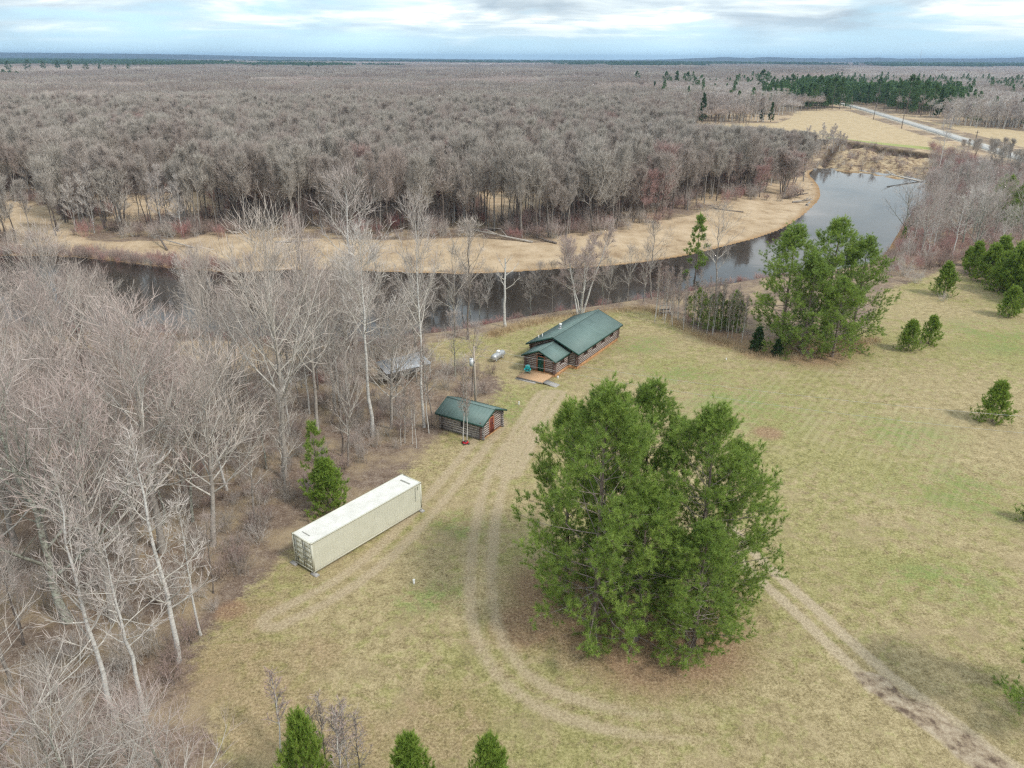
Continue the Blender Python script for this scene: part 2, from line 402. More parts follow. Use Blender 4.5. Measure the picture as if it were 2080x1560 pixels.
def ground_mat(b):
    p = geo_pos()
    def chan(name):
        n = nt.nodes.new('ShaderNodeAttribute'); n.attribute_name = name
        s = nt.nodes.new('ShaderNodeSeparateColor'); nt.links.new(n.outputs['Color'], s.inputs[0]); return list(s.outputs) + [n.outputs['Alpha']]
    a = chan('zone_a'); bz = chan('zone_b'); c = chan('zone_c')
    nL = noise(p, .045, 4, .55); nM = noise(p, .22, 5, .62); nS = noise(p, 1.1, 5, .68); nF = noise(p, 5.2, 5, .74)
    nG = noise(p, 17.0, 3, .7); nA = noise(vscale(p, (1, 1, .2)), .6, 4, .6, 1.2)
    vo = nt.nodes.new('ShaderNodeTexVoronoi'); vo.inputs['Scale'].default_value = 3.2; nt.links.new(p, vo.inputs['Vector'])
    def edge(mask, k=1.0, lo=.40, hi=.60, nn=None):
        nn = nS if nn is None else nn
        v = mth('ADD', mask, mth('MULTIPLY', mth('SUBTRACT', nn, .5), k)); return ramp(v, [(lo, 0), (hi, 1)])
    # woodland litter: brown leaves with grey twigs and tan patches
    lit = ramp(mth('ADD', mth('MULTIPLY', nF, .6), mth('MULTIPLY', nS, .4)), [(.36, (.10, .068, .05)), (.50, (.20, .145, .11)), (.62, (.33, .265, .21))])
    lit = mixc(ramp(nM, [(.45, 0), (.68, .8)]), lit, (.40, .31, .19))
    lit = mixc(ramp(nG, [(.58, 0), (.68, .55)]), lit, (.50, .46, .42))
    # lawn: dead straw with live green coming through
    straw = ramp(mth('ADD', mth('ADD', mth('MULTIPLY', nF, .42), mth('MULTIPLY', nG, .28)), mth('MULTIPLY', nS, .30)), [(.38, (.125, .095, .05)), (.475, (.30, .24, .13)), (.58, (.50, .41, .245))])
    green = ramp(mth('ADD', mth('MULTIPLY', nF, .65), mth('MULTIPLY', nS, .35)), [(.38, (.105, .12, .038)), (.49, (.22, .225, .068)), (.61, (.36, .35, .14))])
    gm_ = mth('ADD', mth('MULTIPLY', nA, .7), mth('ADD', mth('MULTIPLY', nL, .8), mth('MULTIPLY', nS, .35)))
    gmask = ramp(gm_, [(.88, 0.03), (1.14, .58)])
    lawn_ = mixc(gmask, straw, green)
    lawn_ = mixc(ramp(nM, [(.52, 0), (.70, .55)]), lawn_, (.34, .265, .165))
    lawn_ = mixc(mth('MULTIPLY', mth('MULTIPLY', bz[3], ramp(mth('ADD', nS, mth('MULTIPLY', mth('SUBTRACT', nM, .5), .8)), [(.42, 0), (.62, 1)])), .62), lawn_, ramp(nF, [(.35, (.07, .13, .03)), (.6, (.21, .30, .075))]))
    wv = nt.nodes.new('ShaderNodeTexWave'); wv.inputs['Scale'].default_value = .33; wv.inputs['Distortion'].default_value = 1.2; wv.inputs['Detail'].default_value = 3
    rot = nt.nodes.new('ShaderNodeVectorRotate'); rot.rotation_type = 'Z_AXIS'; rot.inputs['Angle'].default_value = math.radians(35); nt.links.new(p, rot.inputs['Vector']); nt.links.new(rot.outputs[0], wv.inputs['Vector'])
    lawn_ = mixc(mth('MULTIPLY', mth('MULTIPLY', c[0], ramp(wv.outputs[0], [(.45, 0), (.8, 1)])), ramp(nM, [(.40, 0), (.6, .30)])), lawn_, (.45, .40, .23))
    col = mixc(edge(a[0], .9, .38, .62), lit, lawn_)
    col = mixc(mth('MULTIPLY', edge(bz[2], .8, .45, .95), .8), col, ramp(nF, [(.36, (.17, .10, .065)), (.55, (.33, .21, .135)), (.66, (.45, .33, .22))]))
    col = mixc(mth('MULTIPLY', edge(bz[0], .8, .15, .60), .80), col, ramp(nF, [(.35, (.30, .23, .15)), (.62, (.50, .41, .28))]))
    dirt = ramp(mth('ADD', mth('MULTIPLY', nF, .6), mth('MULTIPLY', nG, .4)), [(.38, (.28, .22, .145)), (.6, (.54, .45, .31))])
    col = mixc(edge(a[3], .6, .20, .55), col, dirt)
    mud = ramp(nS, [(.38, (.14, .10, .075)), (.48, (.31, .24, .17)), (.62, (.47, .39, .29))])
    col = mixc(edge(bz[1], 1.3, .48, .66, nM), col, mud)
    sand_ = ramp(mth('ADD', mth('MULTIPLY', nM, .6), mth('MULTIPLY', nF, .4)), [(.36, (.29, .205, .13)), (.48, (.43, .325, .215)), (.62, (.54, .425, .30))])
    col = mixc(edge(a[1], .8, .42, .6, nM), col, sand_)
    fw_ = nt.nodes.new('ShaderNodeTexWave'); fw_.inputs['Scale'].default_value = .09; fw_.inputs['Distortion'].default_value = 2.5; fw_.inputs['Detail'].default_value = 2
    r2 = nt.nodes.new('ShaderNodeVectorRotate'); r2.rotation_type = 'Z_AXIS'; r2.inputs['Angle'].default_value = math.radians(-62); nt.links.new(p, r2.inputs['Vector']); nt.links.new(r2.outputs[0], fw_.inputs['Vector'])
    fld = mixc(ramp(fw_.outputs[0], [(.3, 0), (.8, .45)]), ramp(nM, [(.4, (.43, .335, .205)), (.6, (.54, .43, .28))]), (.36, .275, .165))
    fld = mixc(mth('MULTIPLY', edge(bz[3], .4, .4, .7, nM), .75), fld, (.27, .33, .10))
    col = mixc(ramp(a[2], [(.42, 0), (.58, 1)]), col, fld)
    sc_ = ramp(noise(p, .45, 6, .8), [(.36, (.10, .07, .05)), (.46, (.26, .185, .12)), (.53, (.41, .315, .20)), (.66, (.50, .41, .28))])
    col = mixc(edge(c[1], .6, .4, .6, nM), col, sc_)
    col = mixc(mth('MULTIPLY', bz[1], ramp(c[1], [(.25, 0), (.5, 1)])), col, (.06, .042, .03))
    col = mixc(mth('MULTIPLY', c[3], .8), col, (.30, .17, .07))
    col = mixc(ramp(c[2], [(.05, 0), (.3, .8)]), col, (.42, .38, .31))
    nt.links.new(col, b.inputs['Base Color'])
    bump(b, mth('ADD', nF, mth('MULTIPLY', nG, .6)), .55, .12)
gm.materials.append(material('ground', (.3, .25, .15), .95, 0, .1, ground_mat))

# ------------------------------------------------------------------ river
def water_mat(b):
    p = geo_pos()
    n_ = noise(vscale(p, (1, 1, 1)), .5, 4, .55, .4); n2_ = noise(p, .06, 3, .5)
    b.inputs['IOR'].default_value = 1.33; b.inputs['Specular IOR Level'].default_value = .75
    nt.links.new(ramp(n2_, [(.3, (.022, .018, .015)), (.7, (.040, .033, .028))]), b.inputs['Base Color'])
    nt.links.new(ramp(n2_, [(.35, .04), (.65, .12)]), b.inputs['Roughness'])
    bump(b, n_, .10, .05)
material('water', (.03, .025, .02), .06, 0, .7, water_mat)
WX = WATER; cxm = WX.mean(0)
bb = [WX[:, 0].min() - 5, WX[:, 0].max() + 5, WX[:, 1].min() - 5, WX[:, 1].max() + 5]
ax_ = np.linspace(bb[0], bb[1], 90); ay_ = np.linspace(bb[2], bb[3], 60); AX, AY = np.meshgrid(ax_, ay_)
keep = sdist(WATER, AX, AY) > -7
cell = keep[:-1, :-1] | keep[1:, :-1] | keep[:-1, 1:] | keep[1:, 1:]
ii, jj = np.nonzero(cell); k0 = ii * 90 + jj
wm = mk_mesh('water', np.stack([AX.ravel(), AY.ravel(), np.full(AX.size, WZ)], 1), None, np.stack([k0, k0 + 1, k0 + 91, k0 + 90], 1), mats=[MAT['water']])
wo_ = bpy.data.objects.new('river_water', wm); SC.collection.objects.link(wo_); tag(wo_, kind='structure')

# ------------------------------------------------------------------ road
def road_mat(b):
    p = geo_pos(); n_ = noise(p, .7, 5, .7); 
    nt.links.new(ramp(n_, [(.35, (.36, .355, .35)), (.65, (.47, .465, .455))]), b.inputs['Base Color'])
material('asphalt', (.4, .4, .4), .9, 0, .2, road_mat)
material('road_paint', (.75, .7, .5), .7)
def strip(L, off0, off1, z, mat, name):
    t = np.gradient(L, axis=0); t /= np.linalg.norm(t, axis=1)[:, None]; n_ = np.stack([-t[:, 1], t[:, 0]], 1)
    a = L + n_ * off0; b = L + n_ * off1; n0 = len(L)
    V = np.vstack([np.c_[a, hz(a[:, 0], a[:, 1]) * 0 + z], np.c_[b, hz(b[:, 0], b[:, 1]) * 0 + z]])
    Q = [(i_ + 1, i_, n0 + i_, n0 + i_ + 1) for i_ in range(n0 - 1)]
    return V, Q
RD = smooth_open(ROAD, 2)
rb = MB(); v_, q_ = strip(RD, -3.6, 3.6, .30, None, ''); 
rv = np.vstack([v_, v_ - [0, 0, .5]]); n0 = len(RD)
q_ = list(q_) + [(i_, i_ + 1, 2 * n0 + i_ + 1, 2 * n0 + i_) for i_ in range(n0 - 1)] + [(n0 + i_ + 1, n0 + i_, 3 * n0 + i_, 3 * n0 + i_ + 1) for i_ in range(n0 - 1)]
rb.add(rv, Q=q_, mat=MAT['asphalt'])
for o0, o1 in ((-3.3, -3.15), (3.15, 3.3), (-.08, .08)):
    v_, q_ = strip(RD, o0, o1, .306, None, ''); rb.add(v_, Q=q_, mat=MAT['road_paint'])
tag(rb.obj('road'), kind='structure')

# ------------------------------------------------------------------ far hills
varied('hill_forest', (.035, .045, .04), (.075, .075, .06), .01, .95)
rng = np.random.RandomState(3)
def ridge(name, x0, x1, y0, depth, hfun):
    X = np.linspace(x0, x1, 420); rows = np.linspace(0, 1, 9)
    V = []; 
    for r_ in rows:
        prof = math.sin(math.pi * min(1, r_ * .98 + .01)) ** .8
        z = hfun(X) * prof + (rng.rand(len(X)) - .3) * 6 * (prof > .2)
        V.append(np.stack([X, np.full_like(X, y0 + depth * r_) + 0 * X, z - 3], 1))
    V = np.vstack(V); n_ = 420
    Q = [(r_ * n_ + i_, r_ * n_ + i_ + 1, (r_ + 1) * n_ + i_ + 1, (r_ + 1) * n_ + i_) for r_ in range(8) for i_ in range(n_ - 1)]
    o = bpy.data.objects.new(name, mk_mesh(name, V, None, Q, mats=[MAT['hill_forest']])); SC.collection.objects.link(o); tag(o, kind='structure')
def px_h(rows, Y):                      # ridge heights from rows of the picture at depth Y
    us = np.array([r_[0] for r_ in rows], float); hs = []
    for u, v in rows:
        lo, hi = -50., 600.
        X = (u - 1040) / F * Y
        for _ in range(40):
            m_ = (lo + hi) / 2
            if pj(X, Y, m_)[1] > v: lo = m_
            else: hi = m_
        hs.append(lo)
    xs_ = (us - 1040) / F * Y
    return lambda X: np.interp(X, xs_, hs)
yR = 9200
ridge('hills', -8500, 8500, yR, 2200, px_h([(-300, 103), (0, 105.5), (250, 108), (420, 110), (560, 114), (800, 118), (1040, 121), (1200, 121.5), (1330, 120.5), (1400, 117), (1440, 115.5), (1480, 118), (1510, 115.5), (1570, 117.5), (1640, 118.5), (1680, 117), (1725, 117), (1760, 119), (1800, 118), (1900, 118.5), (1980, 117), (2040, 114.5), (2120, 114.5), (2300, 118)], yR + 1100))
# ------------------------------------------------------------------ tree building
def twig_mat(name, ca, cb, cc):
    def f(b):
        r_ = objrand(); n_ = noise(geo_pos(), .035, 2, .5)
        v = mth('ADD', mth('MULTIPLY', r_, .55), mth('MULTIPLY', n_, .5))
        nt.links.new(ramp(v, [(.20, ca), (.50, cb), (.80, cc)]), b.inputs['Base Color'])
    material(name, cb, .9, 0, .1, f)
twig_mat('twig_grey', (.42, .385, .34), (.365, .32, .29), (.34, .285, .255))
twig_mat('twig_pink', (.53, .47, .42), (.47, .405, .365), (.43, .345, .32))
twig_mat('twig_far', (.48, .44, .39), (.42, .38, .34), (.42, .355, .32))
twig_mat('twig_red', (.47, .35, .31), (.45, .28, .255), (.40, .20, .19))
twig_mat('twig_redfar', (.44, .36, .32), (.42, .32, .29), (.41, .27, .25))
twig_mat('twig_brown', (.40, .32, .28), (.35, .27, .24), (.38, .27, .25))
twig_mat('twig_pale', (.58, .54, .50), (.50, .45, .42), (.44, .38, .35))
varied('bark_grey', (.16, .14, .125), (.38, .345, .31), 5, .95, bmp=.4, stretch=(1, 1, .3))
varied('bark_dark', (.075, .062, .055), (.24, .20, .175), 5, .95, bmp=.4, stretch=(1, 1, .3))
varied('bark_pine', (.10, .075, .06), (.27, .215, .19), 6, .95, bmp=.4, stretch=(1, 1, .35))
varied('bark_lichen', (.12, .10, .085), (.42, .44, .37), 4, .95, bmp=.4)
def birch_mat(b):
    v = tco(); n_ = noise(vscale(v, (.6, .6, 4.5)), 1.1, 4, .75); m_ = noise(v, 2.0, 3, .6)
    c = ramp(n_, [(.33, (.05, .045, .04)), (.40, (.46, .44, .42)), (.60, (.66, .65, .62))])
    c = mixc(ramp(m_, [(.5, 0), (.75, .45)]), c, (.36, .33, .31)); nt.links.new(c, b.inputs['Base Color'])
material('bark_birch', (.6, .6, .58), .8, 0, .2, birch_mat)
varied('limb_pale', (.42, .385, .345), (.60, .57, .52), 3, .9)
varied('limb_pine', (.17, .14, .12), (.34, .29, .265), 3, .9)
varied('limb_grey', (.27, .24, .215), (.43, .395, .355), 3, .9)
def needle_mat(name, ca, cb, cc):
    def f(b):
        t_ = attr('tint'); r_ = objrand()
        v = mth('ADD', mth('MULTIPLY', t_, .8), mth('MULTIPLY', r_, .2))
        nt.links.new(ramp(v, [(.1, ca), (.5, cb), (.95, cc)]), b.inputs['Base Color'])
        b.inputs['Roughness'].default_value = .55
        tr = nt.nodes.new('ShaderNodeBsdfTranslucent'); mx = nt.nodes.new('ShaderNodeMixShader'); mx.inputs[0].default_value = .22
        tr.inputs[0].default_value = (*[min(1, q * 1.3) for q in cc], 1)
        out = nt.nodes['Material Output']; nt.links.new(b.outputs[0], mx.inputs[1]); nt.links.new(tr.outputs[0], mx.inputs[2]); nt.links.new(mx.outputs[0], out.inputs[0])
    material(name, cb, .6, 0, .3, f)
needle_mat('needles', (.085, .135, .035), (.19, .285, .06), (.38, .48, .11))
needle_mat('needles_young', (.10, .17, .03), (.19, .30, .05), (.38, .46, .10))
needle_mat('needles_dark', (.03, .065, .028), (.055, .105, .04), (.085, .15, .05))
needle_mat('needles_far', (.05, .10, .04), (.085, .155, .055), (.14, .22, .07))

def nrm(a): return a / (np.linalg.norm(a, axis=-1, keepdims=True) + 1e-9)
def interp_on(P, R, ti):
    """P (N,m,3), ti (N,n) in 0..1 -> pos, tangent, radius"""
    m = P.shape[1]; f = ti * (m - 1); k = np.clip(f.astype(int), 0, m - 2); a = (f - k)[..., None]
    I = np.arange(P.shape[0])[:, None]
    p0 = P[I, k]; p1 = P[I, k + 1]
    return p0 * (1 - a) + p1 * a, nrm(p1 - p0), R[I, k] * (1 - a[..., 0]) + R[I, k + 1] * a[..., 0]
def grow(rng, P, R, n, t0, t1, Lf, ang, up, m, rr, jit, rmin=.006, az=None, taper=.25):
    Nn = P.shape[0]
    ti = t0 + (t1 - t0) * (np.arange(n)[None, :] + rng.rand(Nn, n)) / n
    p, tg, r0 = interp_on(P, R, ti)
    ref = np.where(np.abs(tg[..., 2:3]) > .9, np.array([1., 0, 0]), np.array([0, 0, 1.]))
    u = nrm(np.cross(tg, ref)); v = np.cross(tg, u)
    a = np.arange(n)[None, :] * 2.4 + rng.rand(Nn, 1) * 6.28 + rng.randn(Nn, n) * .5
    an = (ang(ti) if callable(ang) else ang) * (1 + .2 * rng.randn(Nn, n))
    d = np.cos(an)[..., None] * tg + np.sin(an)[..., None] * (np.cos(a)[..., None] * u + np.sin(a)[..., None] * v)
    L = Lf(ti) * (.7 + .6 * rng.rand(Nn, n))
    p = p.reshape(-1, 3); d = d.reshape(-1, 3); L = L.reshape(-1); r0 = r0.reshape(-1)
    out = [p]
    for s in range(m - 1):
        d = nrm(d + np.array([0, 0, up]) / (m - 1) + jit * rng.randn(*d.shape) / math.sqrt(m))
        p = p + d * (L / (m - 1))[:, None]; out.append(p)
    Pn = np.stack(out, 1)
    r = np.maximum(r0 * rr, rmin)
    Rn = r[:, None] * np.linspace(1, taper, m)[None, :]
    return Pn, Rn
def tritwigs(rng, P, wd):
    """polylines (N,m,3) -> one thin blade each, two faces wide at the base"""
    Nn, m, _ = P.shape
    s = nrm(np.cross(P[:, -1] - P[:, 0], rng.randn(Nn, 3))) * wd / 2
    if m == 2:
        V = np.stack([P[:, 0] - s, P[:, 0] + s, P[:, 1]], 1).reshape(-1, 3)
        T = np.arange(Nn * 3).reshape(-1, 3); return V, T
    V = np.stack([P[:, 0] - s, P[:, 0] + s, P[:, 1] + s * .7, P[:, 1] - s * .7, P[:, 2]], 1).reshape(-1, 3)
    k = np.arange(Nn)[:, None] * 5
    T = np.concatenate([k + [0, 1, 2], k + [0, 2, 3], k + [3, 2, 4]], 1).reshape(-1, 3); return V, T
def trunk_line(rng, H, r0, m, wob, lean=(0, 0), top=.08):
    t = np.linspace(0, 1, m); P = np.zeros((m, 3)); P[:, 2] = t * H
    w_ = np.cumsum(rng.randn(m, 2) * wob * H / m, 0); w_[0] = 0; P[:, :2] = w_
    P[:, 0] += lean[0] * H * t; P[:, 1] += lean[1] * H * t
    R = r0 * ((1 - t) ** .85 * (1 - top) + top); R[0] *= 1.25
    P[0, 2] = -.4
    return P[None], R[None]
def build_tree(name, seed, H, r0, bark, limb, twig, clear=.3, n1=22, n2=9, n3=7, n4=7, L1=.42, ang1=.8, up1=.6, shape='round', wob=.06, lean=(0, 0),
               tw=.016, stems=1, k0=8, far=False, L4=.8, taper_t=.08, sep=.25, parts=True, jit=.22):
    rng = np.random.RandomState(seed)
    tr = MB(); cr = MB()
    P0s = []; R0s = []
    for s in range(stems):
        ln = lean if stems == 1 else (lean[0] + sep * math.cos(s * 6.28 / stems + seed) * (.6 + .6 * rng.rand()), lean[1] + sep * math.sin(s * 6.28 / stems + seed) * (.6 + .6 * rng.rand()))
        h_ = H * (1 if s == 0 else .75 + .25 * rng.rand())
        P, R = trunk_line(rng, h_, r0 * (1 if s == 0 else .8), 10 if not far else 6, wob, ln, taper_t)
        if stems > 1: P[0, :, 0] += .3 * math.cos(s * 6.28 / stems); P[0, :, 1] += .3 * math.sin(s * 6.28 / stems)
        P0s.append(P); R0s.append(R)
    P0 = np.concatenate(P0s); R0 = np.concatenate(R0s)
    v_, q_ = tubes(P0, R0, k0 if not far else 5); tr.add(v_, Q=q_, mat=MAT[bark])
    if shape == 'round': Lf = lambda t: H * L1 * np.sin(np.clip((t - clear) / (1 - clear) * .85 + .18, 0, 1) * math.pi) ** .7 + .03 * H
    elif shape == 'vase': Lf = lambda t: H * L1 * (1.25 - .95 * (t - clear) / (1 - clear))
    else: Lf = lambda t: H * L1 * (1.05 - .75 * (t - clear) / (1 - clear))
    a1 = (lambda t: ang1 * (1.25 - .55 * (t - clear) / (1 - clear)))
    P1, R1 = grow(rng, P0, R0, n1, clear, .985, Lf, a1, up1, 7 if not far else 4, .55, jit, .022 if not far else .03)
    v_, q_ = tubes(P1, R1, 4 if not far else 3); cr.add(v_, Q=q_, mat=MAT[limb])
    avg = L1 * H
    P2, R2 = grow(rng, P1, R1, n2, .22, .98, lambda t: avg * .48 * (1.1 - .6 * t), .62, .35, 4 if not far else 3, .6, jit, .013)
    if not far: v_, q_ = tubes(P2, R2, 3); cr.add(v_, Q=q_, mat=MAT[limb])
    else: v_, t_ = tritwigs(rng, P2, tw * 2.2); cr.add(v_, t_, mat=MAT[twig])
    P3, R3 = grow(rng, P2, R2, n3, .15, 1., lambda t: avg * .26 * (1.1 - .5 * t), .6, .3, 3, .5, jit, .005)
    v_, t_ = tritwigs(rng, P3, tw * (2.1 if not far else 1.2)); cr.add(v_, t_, mat=MAT[twig])
    if n4:
        P4, R4 = grow(rng, P3, R3, n4, .1, 1., lambda t: L4 * (1.1 - .5 * t), .6, .25, 2, .5, .1, .004)
        v_, t_ = tritwigs(rng, P4, tw); cr.add(v_, t_, mat=MAT[twig])
    if parts:
        return tr.mesh('trunk', True), cr.mesh('crown')
    for V_, T_, Q_ in ((0, 0, 0),): pass
    cr2 = MB(); cr2.V = tr.V; cr2.T = list(tr.T); cr2.Q = list(tr.Q); cr2.mt = list(tr.mt); cr2.mq = list(tr.mq); cr2.n = tr.n; cr2.mats = list(tr.mats)
    off = tr.n; mo = len(cr2.mats)
    cr2.V += cr.V; cr2.T += [a + off for a in cr.T]; cr2.Q += [a + off for a in cr.Q]; cr2.mt += [a + mo for a in cr.mt]; cr2.mq += [a + mo for a in cr.mq]; cr2.mats += cr.mats
    return cr2.mesh(name)

def build_pine(seed, H, r0, rad, n1=60, n2=8, n3=3, low=.1, tuft=24, tl=.26, tw=.03, needle='needles', bark='bark_pine', shape='red', fan=.9, joined=False):
    rng = np.random.RandomState(seed); tr = MB(); cr = MB()
    P0, R0 = trunk_line(rng, H, r0, 10, .03, (0, 0), .06)
    v_, q_ = tubes(P0, R0, 8); tr.add(v_, Q=q_, mat=MAT[bark])
    if shape == 'red': prof = lambda t: rad * (.30 + .78 * np.sin(np.clip((t + .16) / 1.16, 0, 1) ** .75 * math.pi * .95) ** .8) * np.clip((1.04 - t) * 2.9, .13, 1)
    elif shape == 'cone': prof = lambda t: rad * (1.03 - t) ** .75
    else: prof = lambda t: rad * (.35 + .65 * np.abs(np.sin(t * 17 + seed))) * np.clip((1.05 - t) * 2, .15, 1)
    ang = (lambda t: 1.55 - .65 * t) if shape != 'cone' else (lambda t: 1.25 - .5 * t)
    P1, R1 = grow(rng, P0, R0, n1, low, .99, prof, ang, .25, 6, .28, .16, .012)
    v_, q_ = tubes(P1, R1, 4); cr.add(v_, Q=q_, mat=MAT['limb_pine'])
    P2, R2 = grow(rng, P1, R1, n2, .40 if H > 6 else .12, 1., lambda t: rad * .30 * (1.15 - .6 * t), .75, .35, 4, .55, .15, .008)
    v_, q_ = tubes(P2, R2, 3); cr.add(v_, Q=q_, mat=MAT[bark])
    P3, R3 = grow(rng, P2, R2, n3, .25, 1., lambda t: rad * .13 + 0 * t, .7, .5, 2, .5, .15, .006)
    v_, t_ = tritwigs(rng, P3, .025); cr.add(v_, t_, mat=MAT[bark])
    tips = np.concatenate([P3[:, 1], P2[:, 3], P2[:, 2][rng.rand(len(P2)) < .5], P1[:, 5], P0[:, 9] + [0, 0, .1]])
    dirs = np.concatenate([nrm(P3[:, 1] - P3[:, 0]), nrm(P2[:, 3] - P2[:, 2]), nrm(P2[:, 3] - P2[:, 2])[rng.rand(len(P2)) < 2][:len(tips) - len(P3) - len(P2) - len(P1) - 1], nrm(P1[:, 5] - P1[:, 4]), [[0, 0, 1]]])
    nT = len(tips); k = tuft
    d = nrm(dirs[:, None, :] * fan + nrm(rng.randn(nT, k, 3)) + [0, 0, .25])
    L = tl * (.7 + .5 * rng.rand(nT, k))
    back = rng.rand(nT, k)[..., None] * -tl * .9
    b0 = tips[:, None, :] + dirs[:, None, :] * back
    tip = b0 + d * L[..., None]
    s = nrm(np.cross(d, rng.randn(nT, k, 3))) * tw / 2
    V_ = np.stack([b0 - s, b0 + s, tip], 2).reshape(-1, 3)
    nb_ = cr.n
    cr.add(V_, np.arange(len(V_)).reshape(-1, 3), mat=MAT[needle])
    tt = np.clip(rng.rand(nT, 1) * .55 + rng.rand(nT, k) * .3 + .1, 0, 1)
    tv = np.repeat(tt.reshape(-1), 3)
    hgt = np.clip(V_[:, 2] / H, 0, 1)
    tint = np.concatenate([np.zeros(nb_), tv])
    if joined:
        me = MB(); me.V = tr.V + cr.V; off = tr.n; mo = len(tr.mats)
        me.T = [a + off for a in cr.T]; me.Q = list(tr.Q) + [a + off for a in cr.Q]
        me.mt = [a + mo for a in cr.mt]; me.mq = list(tr.mq) + [a + mo for a in cr.mq]; me.mats = tr.mats + cr.mats
        m_ = me.mesh('conifer'); a = m_.attributes.new('tint', 'FLOAT', 'POINT'); a.data.foreach_set('value', np.concatenate([np.zeros(off), tint]).astype(np.float32)); return m_
    cm = cr.mesh('crown'); a = cm.attributes.new('tint', 'FLOAT', 'POINT'); a.data.foreach_set('value', tint.astype(np.float32))
    return tr.mesh('trunk', True), cm

def put_tree(name, meshes, loc, s, rz, label, cat, group=None, sxy=None, lean=(0, 0)):
    e = empty(name, loc, rz); sxy = s if sxy is None else sxy; e.scale = (sxy, sxy, s)
    e.rotation_euler = (lean[0], lean[1], rz)
    for nm, me in zip(('trunk', 'crown'), meshes):
        o = bpy.data.objects.new(nm, me); SC.collection.objects.link(o); o.parent = e
    return tag(e, label, cat, group)
def put_one(name, me, loc, s, rz, label, cat, group=None, sxy=None):
    o = bpy.data.objects.new(name, me); SC.collection.objects.link(o); o.location = loc; o.rotation_euler = (0, 0, rz)
    sxy = s if sxy is None else sxy; o.scale = (sxy, sxy, s); return tag(o, label, cat, group)

def scatter_object(name, P, variants, idx, rot, scl, kind='stuff'):
    """one object that carries uncountable growth: geometry nodes instance the variant meshes on points"""
    coll = bpy.data.collections.new(name + '_kinds')
    for k, me in enumerate(variants):
        o = bpy.data.objects.new('%s_kind_%02d' % (name, k), me); coll.objects.link(o)
    me = bpy.data.meshes.new(name); me.vertices.add(len(P)); me.vertices.foreach_set('co', np.asarray(P, np.float32).ravel())
    for nm, ty, arr in (('vi', 'INT', idx), ('rz', 'FLOAT', rot)):
        a = me.attributes.new(nm, ty, 'POINT'); a.data.foreach_set('value', np.asarray(arr, np.int32 if ty == 'INT' else np.float32))
    a = me.attributes.new('sc', 'FLOAT_VECTOR', 'POINT'); a.data.foreach_set('vector', np.asarray(scl, np.float32).ravel())
    o = bpy.data.objects.new(name, me); SC.collection.objects.link(o); tag(o, kind=kind)
    g = bpy.data.node_groups.new(name, 'GeometryNodeTree')
    g.interface.new_socket('Geometry', in_out='INPUT', socket_type='NodeSocketGeometry'); g.interface.new_socket('Geometry', in_out='OUTPUT', socket_type='NodeSocketGeometry')
    gi = g.nodes.new('NodeGroupInput'); go = g.nodes.new('NodeGroupOutput'); ip = g.nodes.new('GeometryNodeInstanceOnPoints')
    ci = g.nodes.new('GeometryNodeCollectionInfo'); ci.inputs['Collection'].default_value = coll; ci.inputs['Separate Children'].default_value = True; ci.inputs['Reset Children'].default_value = True
    def na(nm, ty):
        n_ = g.nodes.new('GeometryNodeInputNamedAttribute'); n_.data_type = ty; n_.inputs['Name'].default_value = nm; return n_.outputs['Attribute']
    mp = g.nodes.new('GeometryNodeMeshToPoints')
    g.links.new(gi.outputs[0], mp.inputs['Mesh']); g.links.new(mp.outputs[0], ip.inputs['Points']); g.links.new(ci.outputs[0], ip.inputs['Instance'])
    ip.inputs['Pick Instance'].default_value = True
    g.links.new(na('vi', 'INT'), ip.inputs['Instance Index'])
    cx_ = g.nodes.new('ShaderNodeCombineXYZ'); g.links.new(na('rz', 'FLOAT'), cx_.inputs[2]); g.links.new(cx_.outputs[0], ip.inputs['Rotation'])
    g.links.new(na('sc', 'FLOAT_VECTOR'), ip.inputs['Scale']); g.links.new(ip.outputs[0], go.inputs[0])
    md_ = o.modifiers.new('scatter', 'NODES'); md_.node_group = g
    return o
R_ = np.random.RandomState(11); rnd = random.Random(4)
def jgrid(x0, x1, y0, y1, s):
    X, Y = np.meshgrid(np.arange(x0, x1, s), np.arange(y0, y1, s)); X = X.ravel() + R_.uniform(-.45, .45, X.size) * s; Y = Y.ravel() + R_.uniform(-.45, .45, Y.size) * s
    return X, Y
def inview(x, y, z=8., m=120):
    Z = y * _cp - (z - CH) * _sp
    u, v = pj(x, y, z); return (Z > 5) & (u > -m) & (u < 2080 + m) & (v < 1560 + 260)

# --- kinds of near leafless tree
NT = {}
NT['spread'] = [build_tree('', 21, 17, .24, 'limb_grey', 'limb_pale', 'twig_pink', clear=.30, n1=32, n2=9, n3=5, n4=1, L1=.42, ang1=.80, up1=.75, shape='vase', tw=.018, L4=.7, jit=.13),
                build_tree('', 22, 17, .22, 'limb_grey', 'limb_pale', 'twig_pink', clear=.34, n1=30, n2=9, n3=5, n4=1, L1=.38, ang1=.68, up1=.8, shape='vase', tw=.018, L4=.7, wob=.08, jit=.13)]
NT['wood'] = [build_tree('', 30 + k, 14, .15, ('bark_grey', 'bark_dark', 'bark_grey', 'bark_lichen')[k], ('limb_grey', 'limb_grey', 'limb_pale', 'limb_grey')[k], ('twig_grey', 'twig_pink', 'twig_grey', 'twig_pink')[k], clear=(.3, .4, .25, .35)[k], n1=18, n2=7, n3=5, n4=1,
                         L1=(.30, .26, .32, .28)[k], ang1=(.8, .7, .9, .75)[k], up1=.6, shape='round', wob=.10, tw=.018, L4=.6) for k in range(4)]
